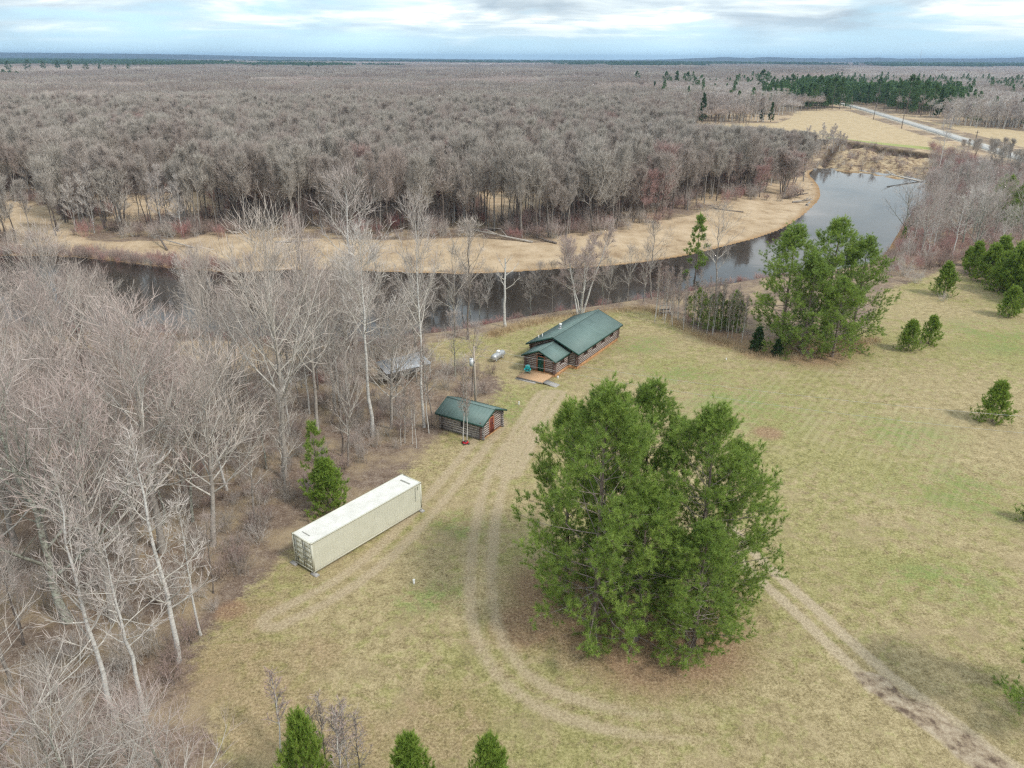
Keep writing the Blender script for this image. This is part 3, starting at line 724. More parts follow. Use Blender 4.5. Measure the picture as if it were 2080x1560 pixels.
NT['aspen'] = [build_tree('', 50 + k, 15, .15, 'bark_birch', 'limb_pale', 'twig_pale', clear=(.30, .38, .25)[k], n1=26, n2=6, n3=4, n4=1, L1=(.20, .22, .18)[k], ang1=.95, up1=.45, shape='cone', wob=.05, tw=.018, L4=.5) for k in range(3)]
NT['tall'] = [build_tree('', 60 + k, 22, .22, 'bark_birch', 'limb_pale', 'twig_pale', clear=(.5, .45)[k], n1=22, n2=8, n3=5, n4=2, L1=.24, ang1=.8, up1=.6, shape='vase', wob=.05, tw=.022, L4=.7) for k in range(2)]
NT['lichen'] = [build_tree('', 71, 15, .26, 'bark_lichen', 'bark_lichen', 'twig_pale', clear=.22, n1=14, n2=8, n3=6, n4=3, L1=.50, ang1=.65, up1=.5, shape='vase', wob=.14, tw=.018, L4=.6, jit=.32)]
NT['close'] = [build_tree('', 75 + k, 12, .16, 'bark_lichen', 'limb_pale', ('twig_grey', 'twig_pink')[k], clear=.2, n1=20, n2=8, n3=6, n4=1, L1=.42, ang1=.75, up1=.55, shape='vase', wob=.12, tw=.010, L4=.45, jit=.26) for k in range(2)]
NT['multi'] = [build_tree('', 81, 13, .15, 'bark_birch', 'limb_pale', 'twig_pink', clear=.35, n1=12, n2=7, n3=7, n4=5, L1=.20, ang1=.7, up1=.5, shape='cone', stems=5, sep=.30, tw=.02, L4=.5)]
NT['sapling'] = [build_tree('', 90 + k, 5.5, .035, 'bark_birch' if k != 1 else 'bark_dark', 'limb_grey', 'twig_brown', clear=.3, n1=20, n2=5, n3=4, n4=0, L1=.16, ang1=.6, up1=.6, shape='cone', wob=.05, tw=.012, k0=6) for k in range(3)]
NT['snag'] = [build_tree('', 99, 12, .24, 'bark_birch', 'limb_pale', 'twig_pale', clear=.5, n1=6, n2=4, n3=2, n4=0, L1=.26, ang1=1.0, up1=.4, shape='round', wob=.05, tw=.03, taper_t=.45)]
# shrubs / brush
def build_brush(seed, H, n, limb, twig, spread=.45, tw=.014):
    rng = np.random.RandomState(seed); m = MB()
    b = rng.randn(n, 3) * [.35, .35, 0]; d = nrm(np.c_[rng.randn(n, 2) * spread, np.ones(n)]); L = H * (.6 + .5 * rng.rand(n))
    P = [b]; p = b
    for s in range(4):
        d = nrm(d + [0, 0, .08] + rng.randn(n, 3) * .10); p = p + d * (L / 4)[:, None]; P.append(p)
    P = np.stack(P, 1); P[:, 0, 2] = -.1; Rr = np.outer(.010 + .006 * rng.rand(n), np.linspace(1, .3, 5)) * H / 2
    v_, q_ = tubes(P, Rr, 3); m.add(v_, Q=q_, mat=MAT[limb])
    P2, R2 = grow(rng, P, Rr, 7, .25, 1., lambda t: H * .30 * (1.1 - .6 * t), .6, .3, 3, .5, .2)
    v_, t_ = tritwigs(rng, P2, tw * 1.3); m.add(v_, t_, mat=MAT[twig])
    P3, R3 = grow(rng, P2, R2, 5, .2, 1., lambda t: H * .14 + 0 * t, .6, .2, 2, .5, .1)
    v_, t_ = tritwigs(rng, P3, tw); m.add(v_, t_, mat=MAT[twig]); return m.mesh('shrub')
BR = [build_brush(1, 2.2, 26, 'limb_grey', 'twig_grey'), build_brush(2, 2.0, 30, 'bark_dark', 'twig_brown'), build_brush(3, 2.6, 24, 'limb_pale', 'twig_pink'), build_brush(4, 2.2, 30, 'twig_red', 'twig_red'), build_brush(5, 2.4, 26, 'limb_pale', 'twig_pale', .6)]

# --- pines
RP = [build_pine(101 + k, 18, .26, (4.6, 4.2, 4.8)[k], n1=(88, 82, 94)[k], n2=8, n3=3, low=(.03, .06, .02)[k], tuft=40, tl=.34, tw=.027, fan=.8) for k in range(3)]
YP = [build_pine(111 + k, 4.2, .07, (1.9, 2.1)[k], n1=84, n2=6, n3=2, low=-.02, tuft=22, tl=.24, tw=.026, needle='needles_young', shape='cone', fan=1.3) for k in range(2)]
SP = [build_pine(121, 3.0, .06, 1.0, n1=50, n2=8, n3=3, low=.03, tuft=16, tl=.12, tw=.03, needle='needles_dark', shape='cone')]
WP = [build_pine(131 + k, 9, .12, 1.9, n1=40, n2=6, n3=2, low=.15, tuft=22, tl=.26, tw=.035, needle='needles', shape='open') for k in range(2)]
FP = [build_pine(141, 18, .25, 3.8, n1=34, n2=6, n3=0 or 1, low=.22, tuft=9, tl=.75, tw=.20, needle='needles_far', shape='red', joined=True),
      build_pine(142, 17, .25, 3.4, n1=30, n2=6, n3=1, low=.35, tuft=9, tl=.8, tw=.22, needle='needles_far', shape='open', joined=True),
      build_pine(143, 14, .2, 2.3, n1=40, n2=5, n3=1, low=.05, tuft=8, tl=.6, tw=.18, needle='needles_dark', shape='cone', joined=True)]

# --- named trees: (kind, variant, base u, base v, top v, label, spin, width factor)
def named(kind, var, u, v, vt, label, rz=0., wf=1., cat='tree', name='leafless_tree', H0=None, lean=(0, 0), group=None):
    x, y, z = gat(u, v); h = top_h(u, v, vt); H0 = H0 or {'close': 12, 'spread': 17, 'wood': 14, 'aspen': 15, 'tall': 22, 'lichen': 15, 'multi': 13, 'sapling': 5.5, 'snag': 12}[kind]
    s = h / H0
    return put_tree(name, NT[kind][var], (x, y, z), s, rz, label, cat, group, sxy=s * wf, lean=lean)
occupied = []
NAMED = [
 ('spread', 0, 330, 1120, 690, 'big pale leafless tree with a wide fan of limbs, left of the cargo container', .3, 1.15, 'leafless_tree'),
 ('spread', 1, 576, 970, 520, 'tall slender leafless tree with steep fanning limbs directly behind the cargo container', 1.2, .95, 'leafless_tree'),
 ('spread', 1, 645, 880, 520, 'leafless tree with a leaning pale trunk just left of the tallest straight birch', 2.6, .8, 'leafless_tree'),
 ('spread', 0, 170, 830, 520, 'broad leafless tree rising over the dark river bend at the wood edge', 4.2, .9, 'leafless_tree'),
 ('spread', 1, 30, 1010, 560, 'wide pale leafless tree at the far left rim of the wood', 5.0, 1., 'leafless_tree'),
 ('spread', 0, 455, 860, 560, 'fan shaped pale leafless tree in the gap before the dark water', 3.1, .68, 'leafless_tree'),
 ('aspen', 0, 236, 1455, 985, 'tallest white barked aspen at the near wood edge, forked halfway up', .5, 1., 'aspen_tree'),
 ('aspen', 1, 290, 1445, 1095, 'shorter white barked aspen standing right beside the tallest near aspen', 2.2, 1.15, 'aspen_tree'),
 ('aspen', 2, 362, 1345, 905, 'slim aspen with a blotchy trunk at the wood edge left of the container', 1.1, 1.1, 'aspen_tree'),
 ('aspen', 1, 408, 1290, 1030, 'thin young aspen nearest the lawn left of the container doors', 4.1, .9, 'aspen_tree'),
 ('tall', 0, 756, 885, 500, 'white birch with black bands and long crooked side limb, behind the container', .9, 1., 'birch_tree'),
 ('tall', 1, 862, 868, 440, 'tallest straight white birch between the metal roofed shelter and the small log shed', 2.1, .72, 'birch_tree'),
 ('tall', 1, 722, 700, 372, 'bright pale tree with a large forked crown standing above the far sandbank', 4.0, 1.25, 'birch_tree'),
 ('lichen', 0, 140, 1262, 830, 'dark trunked old tree with lichen patches and crooked limbs', .2, 1.1, 'leafless_tree'),
 ('snag', 0, 1027, 664, 525, 'dead white broken topped birch beside the river left of the cabin', 1.4, 1., 'dead_birch'),
 ('multi', 0, 1178, 640, 462, 'white birch clump with five splayed stems behind the cabin roof', .4, 1.05, 'birch_tree'),
 ('wood', 0, 1325, 608, 462, 'slender grey leafless tree on the river bank right of the cabin', .4, 1.1, 'leafless_tree'),
 ('wood', 2, 1455, 590, 425, 'grey leafless tree with drooping side limbs leaning over the river by the thin pine', 2.4, 1.0, 'leafless_tree'),
 ('wood', 1, 950, 690, 465, 'dense twiggy grey tree at the near river bank, left of the dead birch', 3.3, .95, 'leafless_tree'),
 ('tall', 0, 1905, 352, 243, 'tall pale tree standing alone on the crumbling far bank near the road', 3.3, .8, 'birch_tree'),
 ('lichen', 0, 1975, 520, 402, 'white crooked limbed dead tree leaning out of the right bank brush', 2.0, 1., 'dead_birch'),
 ('spread', 0, 1868, 520, 398, 'pale many limbed leafless tree at the right river bank', .7, 1.05, 'leafless_tree'),
 ('wood', 3, 1836, 500, 410, 'small round leafless tree overhanging the water at the right bank', 1.7, 1., 'leafless_tree'),
 ('close', 0, 40, 1760, 1230, 'close tree with thick pale sweeping limbs at the bottom left corner', 2.2, 1.2, 'leafless_tree'),
 ('close', 1, -90, 1480, 1060, 'close pale leafless tree cut by the left edge above the bottom corner', 1.2, 1.0, 'leafless_tree'),
 ('close', 0, 215, 1850, 1455, 'close grey limbed tree at the bottom edge left of the aspens', 5.2, 1.1, 'leafless_tree'),
 ('close', 1, 370, 1760, 1440, 'low bushy pale tree at the bottom edge below the slim aspens', 3.2, 1.0, 'leafless_tree'),
 ('close', 1, -20, 1640, 1200, 'pale forked leafless tree just above the bottom left corner', 4.4, 1.0, 'leafless_tree'),
 ('sapling', 0, 941, 897, 742, 'thin white birch sapling in front of the small log shed', .7, 1., 'sapling'),
 ('sapling', 2, 948, 898, 760, 'second thin birch sapling touching the shed front, leaning right', 2.7, 1., 'sapling'),
 ('sapling', 0, 570, 1528, 1368, 'twin stemmed white birch sapling beside the bushiest near young pine', 1.7, 1.4, 'sapling'),
]
for k, var, u, v, vt, lb, rz, wf, nm in NAMED:
    if k == 'sapling': named(k, var, u, v, vt, lb, rz, wf, 'sapling', nm)
    else: named(k, var, u, v, vt, lb, rz, wf, 'tree', nm)
    occupied.append(gat(u, v)[:2])
for i_, (u, v, vt) in enumerate([(645, 1590, 1440), (668, 1600, 1420), (690, 1590, 1445), (715, 1600, 1430), (735, 1610, 1450), (700, 1640, 1440)]):
    named('sapling', i_ % 3, u, v, vt, 'thin reddish birch sapling in the cluster right of the bushiest near young pine', i_ * 1.3, 1.3, 'sapling', 'sapling', group='birch saplings beside the young pine')
for i_, (u, v, vt) in enumerate([(815, 905, 810), (822, 900, 770), (838, 902, 790), (846, 910, 800), (872, 880, 700)]):
    named('sapling', (0, 2, 0)[i_ % 3], u, v, vt, 'thin bare sapling in the row left of the small log shed', i_ * 1.1, 1., 'sapling', 'sapling', group='saplings left of the shed')
# white birch grove by the river
for i_ in range(44):
    u = 1332 + (i_ % 13) * 14.5 + R_.uniform(-5, 5); v = 640 + (u - 1332) * .21 + R_.uniform(-12, 22)
    if i_ < 6: v = 645 + R_.uniform(-8, 8); u = 1338 + i_ * 7
    named('aspen' if False else 'sapling', (0, 0, 2)[i_ % 3], u, v, v - R_.uniform(70, 105), 'thin white stemmed birch in the little grove on the river bank', i_, .9, 'tree', 'young_birch', group='thin birches in the river bank grove')

def pine(meshes, H0, u, v, vt, label, rz=0., wf=1., name='pine_tree', group=None):
    x, y, z = gat(u, v); s = top_h(u, v, vt + (38 if v > 1600 else (13 if H0 == 18 else 0))) / H0
    occupied.append((x, y))
    return put_tree(name, meshes, (x, y, z), s, rz, label, 'tree', group, sxy=s * wf)
G1 = 'red pines in the large clump on the lawn'; G2 = 'red pines in the clump beside the river bend'
for var, u, v, vt, wf, lb in [
    (0, 1203, 1275, 795, 1.0, 'front left pine of the large central clump, its crown nearest the porch'),
    (1, 1300, 1175, 782, .95, 'rear pine of the large central clump with the highest tip'),
    (2, 1405, 1260, 838, 1.0, 'right pine of the large central clump, broad and rounded'),
    (1, 1150, 1180, 820, .85, 'leftmost pine of the large central clump with a thin spiky leader'),
    (0, 1290, 1300, 985, 1.15, 'short front pine of the large central clump, its boughs sweeping the ground'),
    (2, 1462, 1215, 905, 1.0, 'rightmost pine of the large central clump beside the dirt track'),
    (1, 1235, 1195, 830, .9, 'inner pine of the large central clump hemmed in on all sides'),
    (0, 1405, 1325, 1060, 1.2, 'lowest front right pine of the large central clump')]:
    pine(RP[var], 18, u, v, vt, lb, u * .37, wf * .95, group=G1)
for var, u, v, vt, wf, lb in [
    (0, 1585, 705, 458, .95, 'left pine of the river bend clump with bare lower trunk'),
    (2, 1628, 722, 520, .95, 'front middle pine of the river bend clump'),
    (1, 1672, 690, 442, .95, 'tallest pine of the river bend clump'),
    (0, 1728, 700, 480, .9, 'right pine of the river bend clump with a leaning trunk'),
    (2, 1690, 725, 560, .95, 'low broad pine at the front right foot of the river bend clump')]:
    pine(RP[var], 18, u, v, vt, lb, u * .31, wf * 1.12, group=G2)
pine(WP[0], 9, 1410, 575, 440, 'thin pine with bare stem rising from the river bank grove', 1., .95)
pine(WP[1], 9, 652, 1030, 862, 'sparse crooked green pine between bare trees behind the container', 2., .75)
pine(YP[0], 4.2, 668, 1035, 945, 'low yellow green young pine touching the woods right behind the container', 2., 1.1, 'young_pine')
pine(RP[1], 18, 2165, 1480, 1140, 'dark pine at the edge of the lawn beyond the dirt track', 2., 1.2)
pine(YP[0], 4.2, 2015, 857, 783, 'lone bushy young pine in the open right lawn', .4, 1., 'young_pine')
pine(YP[1], 4.2, 1844, 712, 658, 'left one of the paired young pines in the upper lawn', 1.4, 1., 'young_pine')
pine(YP[0], 4.2, 1886, 698, 647, 'right one of the paired young pines in the upper lawn', 2.4, 1., 'young_pine')
pine(YP[1], 4.2, 1915, 600, 540, 'round young pine with a pale bare lower stem near the right bank brush', 3.4, .9, 'young_pine')
pine(YP[0], 4.2, 2048, 643, 588, 'bright young pine in front of the evergreen thicket at the lawn edge', 4.4, 1.1, 'young_pine')
pine(YP[1], 4.2, 2092, 1060, 1010, 'small young pine cut by the right frame edge', 4.4, 1., 'young_pine')
pine(YP[1], 4.2, 632, 1660, 1440, 'tallest near young pine, narrow and yellowish in its middle', 1.4, .55, 'young_pine')
pine(YP[0], 4.2, 838, 1670, 1478, 'broad young pine at the bottom between two others', 2.1, .72, 'young_pine')
pine(YP[1], 4.2, 995, 1670, 1484, 'young pine with open spiky branches, rightmost of the bottom ones', 3.1, .68, 'young_pine')
pine(YP[0], 4.2, 918, 1640, 1545, 'smallest young pine tip peeping up between its two bottom neighbours', 4.1, 1., 'young_pine')
for u, v, vt in [(1415, 660, 575), (1442, 672, 588), (1470, 668, 600), (1490, 655, 580), (1398, 640, 590), (1500, 672, 600), (1428, 655, 590), (1456, 665, 585), (1482, 672, 598)]:
    pine(RP[(u // 7) % 3], 18, u, v, vt, 'narrow young pine among the thin birches of the river bank grove', u, .85, 'young_pine', 'young pines in the river bank grove')
pine(SP[0], 3, 1536, 716, 668, 'dark low spruce at the left foot of the river bend clump', 1., 1.15, 'spruce_tree')
pine(SP[0], 3, 1577, 724, 692, 'smaller dark spruce beside the low one at the river bend clump', 2., 1.2, 'spruce_tree')
for i_, (u, v, vt) in enumerate([(1975, 560, 498), (2005, 575, 505), (2030, 590, 520), (2055, 600, 510), (2025, 560, 488), (2075, 605, 520), (2060, 570, 500), (2100, 620, 535), (1965, 540, 505), (2090, 590, 505)]):
    pine(YP[i_ % 2], 4.2, u, v, vt, 'dense green pine in the evergreen thicket at the upper right lawn edge', u, .95, 'thicket_pine', 'pines in the thicket at the upper right lawn edge')
for i_, (u, v, vt) in enumerate([(2035, 445, 348), (2062, 455, 362), (2085, 470, 360), (2050, 470, 395), (2095, 440, 340), (2030, 420, 345)]):
    pine(RP[i_ % 3], 18, u, v, vt, 'dark pine standing behind the right bank brush', u, .95, 'pine_tree', 'dark pines behind the right bank brush')
pine(WP[1], 9, 1833, 498, 462, 'little dark green pine in the brush at the water edge', u, .9, 'young_pine')
OCC = np.array(occupied)
def cap_h(x, y, z, vt):                 # greatest height that stays below row vt
    lo = np.zeros_like(x); hi = lo + 60
    for _ in range(22):
        m_ = (lo + hi) / 2; g = pj(x, y, z + m_)[1] > vt; lo = np.where(g, m_, lo); hi = np.where(g, hi, m_)
    return lo

# --- wood at left on the near bank
WOODL = pts([(-900, 2300), (-900, 800), (-300, 700), (330, 690), (560, 700), (860, 690), (960, 700), (985, 752), (1010, 780), (880, 880), (720, 955), (600, 1020), (540, 1110), (480, 1200), (400, 1290), (375, 1360), (300, 1480), (330, 1600), (300, 2300)])
X, Y = jgrid(-95, 5, 14, 135, 4.8)
k = inside(WOODL, X, Y) & (sdist(LAWN, X, Y) < -1.5) & (sdw(X, Y) > 2) & (sdist(FLAT, X, Y) < 1) & inview(X, Y, 8)
for ox, oy in OCC: k &= np.hypot(X - ox, Y - oy) > 2.2
k &= ~((np.abs(X + 13.5) < 5) & (np.abs(Y - 90) < 4))
X, Y = X[k], Y[k]; Z = hz(X, Y); d_ = sdist(LAWN, X, Y)
gl = {'wood': 'grey leafless tree crowded in the wood on the near side of the river', 'spread': 'pale fan crowned leafless tree inside the near side wood', 'aspen': 'white stemmed aspen inside the near side wood'}
gg = {'wood': 'grey trees of the near wood', 'spread': 'fan crowned trees of the near wood', 'aspen': 'aspens of the near wood'}
pu, pv_ = pj(X, Y, Z)
for x, y, z, dd, uu, vv in zip(X, Y, Z, d_, pu, pv_):
    if 330 < uu < 520 and vv < 790 and R_.rand() < .55: continue
    q = R_.rand(); kind = 'wood' if q < .66 else ('spread' if q < .84 else 'aspen')
    vs = NT[kind]; var = R_.randint(len(vs)); H0 = {'spread': 17, 'wood': 14, 'aspen': 15}[kind]
    h = R_.uniform(8, 12) if kind != 'spread' else R_.uniform(12, 16)
    if dd > -5: h *= .75
    if y < 40: h = min(h, 11.5)
    if 280 < uu < 640 and vv < 850: h *= .72
    if 150 < uu < 480 and vv > 1400: h = min(h, float(cap_h(np.array([x]), np.array([y]), z, 1425.)[0]))
    if h < 2.5: continue
    s = h / H0
    where = 'standing between the container and the river' if vv < 900 and uu > 420 else ('close to the dark water at left' if vv < 820 else ('in the middle of the wood left of the container' if vv < 1150 else 'at the near end of the wood by the bottom left'))
    put_tree({'wood': 'leafless_tree', 'spread': 'leafless_tree', 'aspen': 'aspen_tree'}[kind], vs[var], (x, y, z), s, R_.uniform(0, 6.28), ('tall ' if h > 11.5 else 'low ') + {'wood': 'grey leafless tree ', 'spread': 'pale fan crowned tree ', 'aspen': 'white stemmed aspen '}[kind] + where, 'tree', gg[kind], sxy=s * R_.uniform(.9, 1.2), lean=(R_.uniform(-.08, .08), R_.uniform(-.08, .08)))
n_near = len(X)
# extra screen of trees between the shelter, the shed and the river
for i_ in range(40):
    u = R_.uniform(540, 985) if i_ < 32 else R_.uniform(300, 540); v = R_.uniform(672, 800) if u > 700 else R_.uniform(690, 850)
    if u > 890: v = R_.uniform(672, 715)
    x, y, z = gat(u, v)
    if sdist(LAWN, np.array([x]), np.array([y]))[0] > -.8 or sdw(np.array([x]), np.array([y]))[0] < 1.2 or (abs(x + 13.6) < 4 and abs(y - 90.2) < 3): continue
    if len(OCC) and np.min(np.hypot(OCC[:, 0] - x, OCC[:, 1] - y)) < 1.6: continue
    kind = ('wood', 'aspen', 'wood')[i_ % 3]; h = R_.uniform(9, 14.5); s = h / {'wood': 14, 'aspen': 15}[kind]
    put_tree({'wood': 'leafless_tree', 'aspen': 'aspen_tree'}[kind], NT[kind][R_.randint(len(NT[kind]))], (x, y, z), s, R_.uniform(0, 6.28), ('grey leafless tree ' if kind == 'wood' else 'white stemmed aspen ') + ('screening the river behind the metal roofed shelter' if u > 700 else 'screening the dark water beyond the container'), 'tree', 'trees screening the near river bank', sxy=s)
# near bank river fringe trees (between lawn and water) and right bank brush
FR = [((860, 660), (1010, 640), 7, 'grey leafless tree on the near river bank left of the cabin'), ((1060, 640), (1320, 606), 9, 'small leafless tree on the river bank behind the cabin')]
for (a, b_, n_, lb) in FR:
    for i_ in range(n_):
        t = (i_ + R_.rand() * .6) / n_; u = a[0] + (b_[0] - a[0]) * t; v = a[1] + (b_[1] - a[1]) * t + R_.uniform(-4, 8)
        x, y, z = gat(u, v); s = R_.uniform(6, 10) / 14
        put_tree('leafless_tree', NT['wood'][R_.randint(4)], (x, y, z), s, R_.uniform(0, 6), lb, 'tree', lb.replace('leafless tree', 'trees'), sxy=s)
RB = pts([(1850, 405), (1905, 330), (2000, 335), (2120, 345), (2250, 400), (2250, 520), (2080, 500), (2000, 530), (1900, 545), (1800, 560), (1790, 540), (1830, 490)])
X, Y = jgrid(60, 260, 110, 340, 6.3)
k = inside(RB, X, Y) & (sdw(X, Y) > 1.5) & (linedist(ROAD, X, Y) > 9) & inview(X, Y, 5, 30); X, Y = X[k], Y[k]; Z = hz(X, Y)
U_, V_ = pj(X, Y, Z); HC = cap_h(X, Y, Z, np.where(U_ < 1925, 330, 232 + (U_ - 1722) * .315 + 14 + R_.uniform(0, 25, len(X))))
for x, y, z, hc in zip(X, Y, Z, HC):
    q = R_.rand(); kind = 'wood' if q < .42 else ('aspen' if q < .70 else 'lichen'); vs = NT[kind]; H0 = {'wood': 14, 'aspen': 15, 'lichen': 15}[kind]; s = min(R_.uniform(5, 12.5), hc) / H0
    if s < .2: continue
    put_tree({'wood': 'bank_tree', 'aspen': 'bank_birch', 'lichen': 'bank_tree'}[kind], vs[R_.randint(len(vs))], (x, y, z), s, R_.uniform(0, 6.28), {'wood': 'twiggy leafless tree ', 'aspen': 'white stemmed birch ', 'lichen': 'crooked pale leafless tree '}[kind] + ('at the water edge of the right bank' if sdw(np.array([x]), np.array([y]))[0] < 9 else ('in the right bank brush near the lawn' if pj(x, y, z)[1] > 455 else ('in the middle of the right bank brush' if pj(x, y, z)[1] > 390 else 'in the right bank brush toward the road'))),
             'tree', {'wood': 'leafless trees of the right bank', 'aspen': 'birches of the right bank', 'lichen': 'crooked trees of the right bank'}[kind], sxy=s * 1.1)

# --- undergrowth: one mass of brush
def brush_points():
    P = []; I = []; S = []
    X, Y = jgrid(-95, 8, 14, 140, 2.0)
    k = inside(WOODL, X, Y) & (sdist(LAWN, X, Y) < -.3) & (sdw(X, Y) > .5) & (sdist(FLAT, X, Y) < 0) & inview(X, Y, 2) & (vnoise(X, Y, 7) > .42) & ~((np.abs(X + 13.5) < 5) & (np.abs(Y - 90) < 4))
    X, Y = X[k], Y[k]; q = R_.rand(len(X)); red = vnoise(X + 50, Y, 12) > .62
    P.append(np.c_[X, Y, hz(X, Y)]); I.append(np.where(red & (Y > 85), 3, np.where(q < .3, 0, np.where(q < .55, 1, np.where(q < .85, 2, 4))))); S.append(R_.uniform(.5, 1.1, len(X)))
    X, Y = jgrid(60, 260, 110, 340, 3.0)
    k = inside(RB, X, Y) & (sdw(X, Y) > .3) & (linedist(ROAD, X, Y) > 6) & inview(X, Y, 2, 30); X, Y = X[k], Y[k]; q = R_.rand(len(X))
    P.append(np.c_[X, Y, hz(X, Y)]); I.append(np.where(q < .40, 3, np.where(q < .75, 1, 2))); S.append(R_.uniform(.7, 1.6, len(X)))
    # fringe along the near bank, and the far bank forest floor
    X, Y = jgrid(-95, 60, 85, 150, 1.2)
    s = sdw(X, Y); k = inside(NEAR, X, Y) & (s > .3) & (s < 4) & (sdist(LAWN, X, Y) < .5) & (sdist(FLAT, X, Y) < 0); X, Y = X[k], Y[k]; q = R_.rand(len(X))
    P.append(np.c_[X, Y, hz(X, Y)]); I.append(np.where(q < .45, 3, np.where(q < .8, 1, 0))); S.append(R_.uniform(.35, .75, len(X)))
    X, Y = jgrid(-190, 170, 165, 300, 3.0)
    s = sdw(X, Y); k = ~inside(NEAR, X, Y) & (s > 6) & (sdist(SAND, X, Y) < -1) & inview(X, Y, 2, 20) & (vnoise(X, Y, 15) > .40)
    for c in CLEAR: k &= sdist(c, X, Y) < 0
    k &= ~inside(SCARP, X, Y); X, Y = X[k], Y[k]; q = R_.rand(len(X))
    P.append(np.c_[X, Y, hz(X, Y)]); I.append(np.where(q < .15, 3, np.where(q < .65, 1, 2))); S.append(R_.uniform(.8, 1.8, len(X)))
    X, Y = jgrid(-190, 20, 120, 200, 1.6); s = sdw(X, Y); U_, V_ = pj(X, Y, -2.5)
    k = ~inside(NEAR, X, Y) & (s > -1.) & (s < 4.5) & (U_ < 470) & inview(X, Y, 2, 20); X, Y = X[k], Y[k]; q = R_.rand(len(X))
    P.append(np.c_[X, Y, np.maximum(hz(X, Y), WZ)]); I.append(np.where(q < .25, 3, np.where(q < .85, 1, 0))); S.append(R_.uniform(.6, 1.3, len(X)))
    X, Y = jgrid(90, 260, 250, 420, 3.4); k = inside(SCARP, X, Y) & (R_.rand(len(X)) < .30) & (sdw(X, Y) > 1); X, Y = X[k], Y[k]; q = R_.rand(len(X))
    P.append(np.c_[X, Y, hz(X, Y)]); I.append(np.where(q < .6, 1, 2)); S.append(R_.uniform(.6, 1.3, len(X)))
    X, Y = jgrid(120, 420, 200, 420, 3.2); U_, V_ = pj(X, Y, 0.); k = (U_ > 1890) & (U_ < 2120) & (V_ > 246 + (U_ - 1722) * .315) & (V_ < 420) & (sdw(X, Y) > 2); X, Y = X[k], Y[k]; q = R_.rand(len(X))
    P.append(np.c_[X, Y, hz(X, Y)]); I.append(np.where(q < .3, 3, np.where(q < .6, 1, 2))); S.append(R_.uniform(.7, 1.8, len(X)))
    P = np.vstack(P); I = np.concatenate(I); S = np.concatenate(S)
    return P, I, S
P, I, S = brush_points()
scatter_object('undergrowth', P, BR, I, R_.uniform(0, 6.28, len(P)), np.c_[S, S, S])
for i_, (u, v, s, var, lb) in enumerate([(985, 800, .95, 1, 'dark rounded leafless shrub between the log shed and the utility pole'), (965, 770, 1.1, 1, 'large tangled leafless shrub behind the utility pole'), (935, 760, 1., 0, 'grey leafless shrub left of the utility pole'),
        (1000, 760, .8, 1, 'dark twiggy shrub below the gas tank'), (905, 790, 1., 2, 'pale leafless shrub under the tallest birch'), (1835, 560, 1.5, 4, 'big pale leafless shrub at the right end of the river bend clump'), (1860, 575, 1.2, 4, 'smaller pale leafless shrub at the lawn corner by the brush'),
        (1915, 612, .7, 4, 'whitish low shrub at the foot of the round young pine'), (560, 545, 1.6, 0, 'grey shrub hanging over the water before the sandbank'), (1400, 655, .8, 3, 'reddish shrub inside the birch grove')]):
    x, y, z = gat(u, v); put_one('shrub', BR[var], (x, y, z), s, i_, lb, 'shrub')

# --- forest across the river
FT = []
for k in range(8):
    FT.append(build_tree('hardwood_tree', 200 + k, 14, .19, ('bark_dark', 'bark_grey')[k % 2], ('bark_grey', 'limb_grey', 'limb_pale', 'limb_grey')[k % 4], 'twig_far', clear=(.40, .48, .36, .52)[k % 4], n1=18, n2=7, n3=7, n4=2, L1=(.27, .23, .30, .21)[k % 4], ang1=(.65, .5)[k % 2],
                         up1=.6, shape='round', wob=.10, tw=.050, far=True, L4=.9, parts=False, stems=(1, 1, 2, 2)[k % 4], sep=.18))
FT.append(build_tree('hardwood_tree', 210, 13, .13, 'bark_birch', 'limb_pale', 'twig_pale', clear=.3, n1=14, n2=5, n3=5, n4=2, L1=.2, ang1=.8, up1=.5, shape='cone', wob=.05, tw=.06, far=True, parts=False, stems=2, sep=.15))
FT.append(build_tree('hardwood_tree', 211, 12, .16, 'bark_dark', 'bark_dark', 'twig_redfar', clear=.3, n1=13, n2=8, n3=8, n4=3, L1=.36, ang1=.8, up1=.6, shape='round', wob=.10, tw=.05, far=True, parts=False))
EXCL = [(FIELD, 6), (FIELD2, 6), (SCARP, 1)]
def far_ok(X, Y):
    k = ~inside(NEAR, X, Y) & inview(X, Y, 8, 60)
    k &= sdist(SAND, X, Y) < -3; k &= (linedist(ROAD, X, Y) > 15)
    for P_, d0 in EXCL: k &= sdist(P_, X, Y) < -d0
    for c in CLEAR: k &= sdist(c, X, Y) < -1
    return k
X, Y = jgrid(-330, 330, 165, 470, 4.3)
k = (sdw(X, Y) > 9) & far_ok(X, Y) & ~((X > 80) & (Y > 300) & (Y < 420) & inside(pts([(1640, 330), (1700, 285), (1960, 310), (1980, 360), (1700, 350)]), X, Y)); X, Y = X[k], Y[k]
o_ = np.argsort(np.hypot(X, Y)); X, Y = X[o_], Y[o_]; Z = hz(X, Y)
clump = vnoise(X, Y, 45, 3); q = R_.rand(len(X))
idx = np.where((clump > .60) & (q < .16), 9, np.where((clump < .45) & (q < .3), 8, R_.randint(0, 8, len(X))))
sc = R_.uniform(.85, 1.35, len(X)) * (1 + .15 * (vnoise(X, Y, 30) - .5)); rz = R_.uniform(0, 6.28, len(X)); sx = sc * R_.uniform(.68, 1.0, len(X))
edge_ = sdw(X, Y) < 14; sc = np.where(edge_, sc * .75, sc)
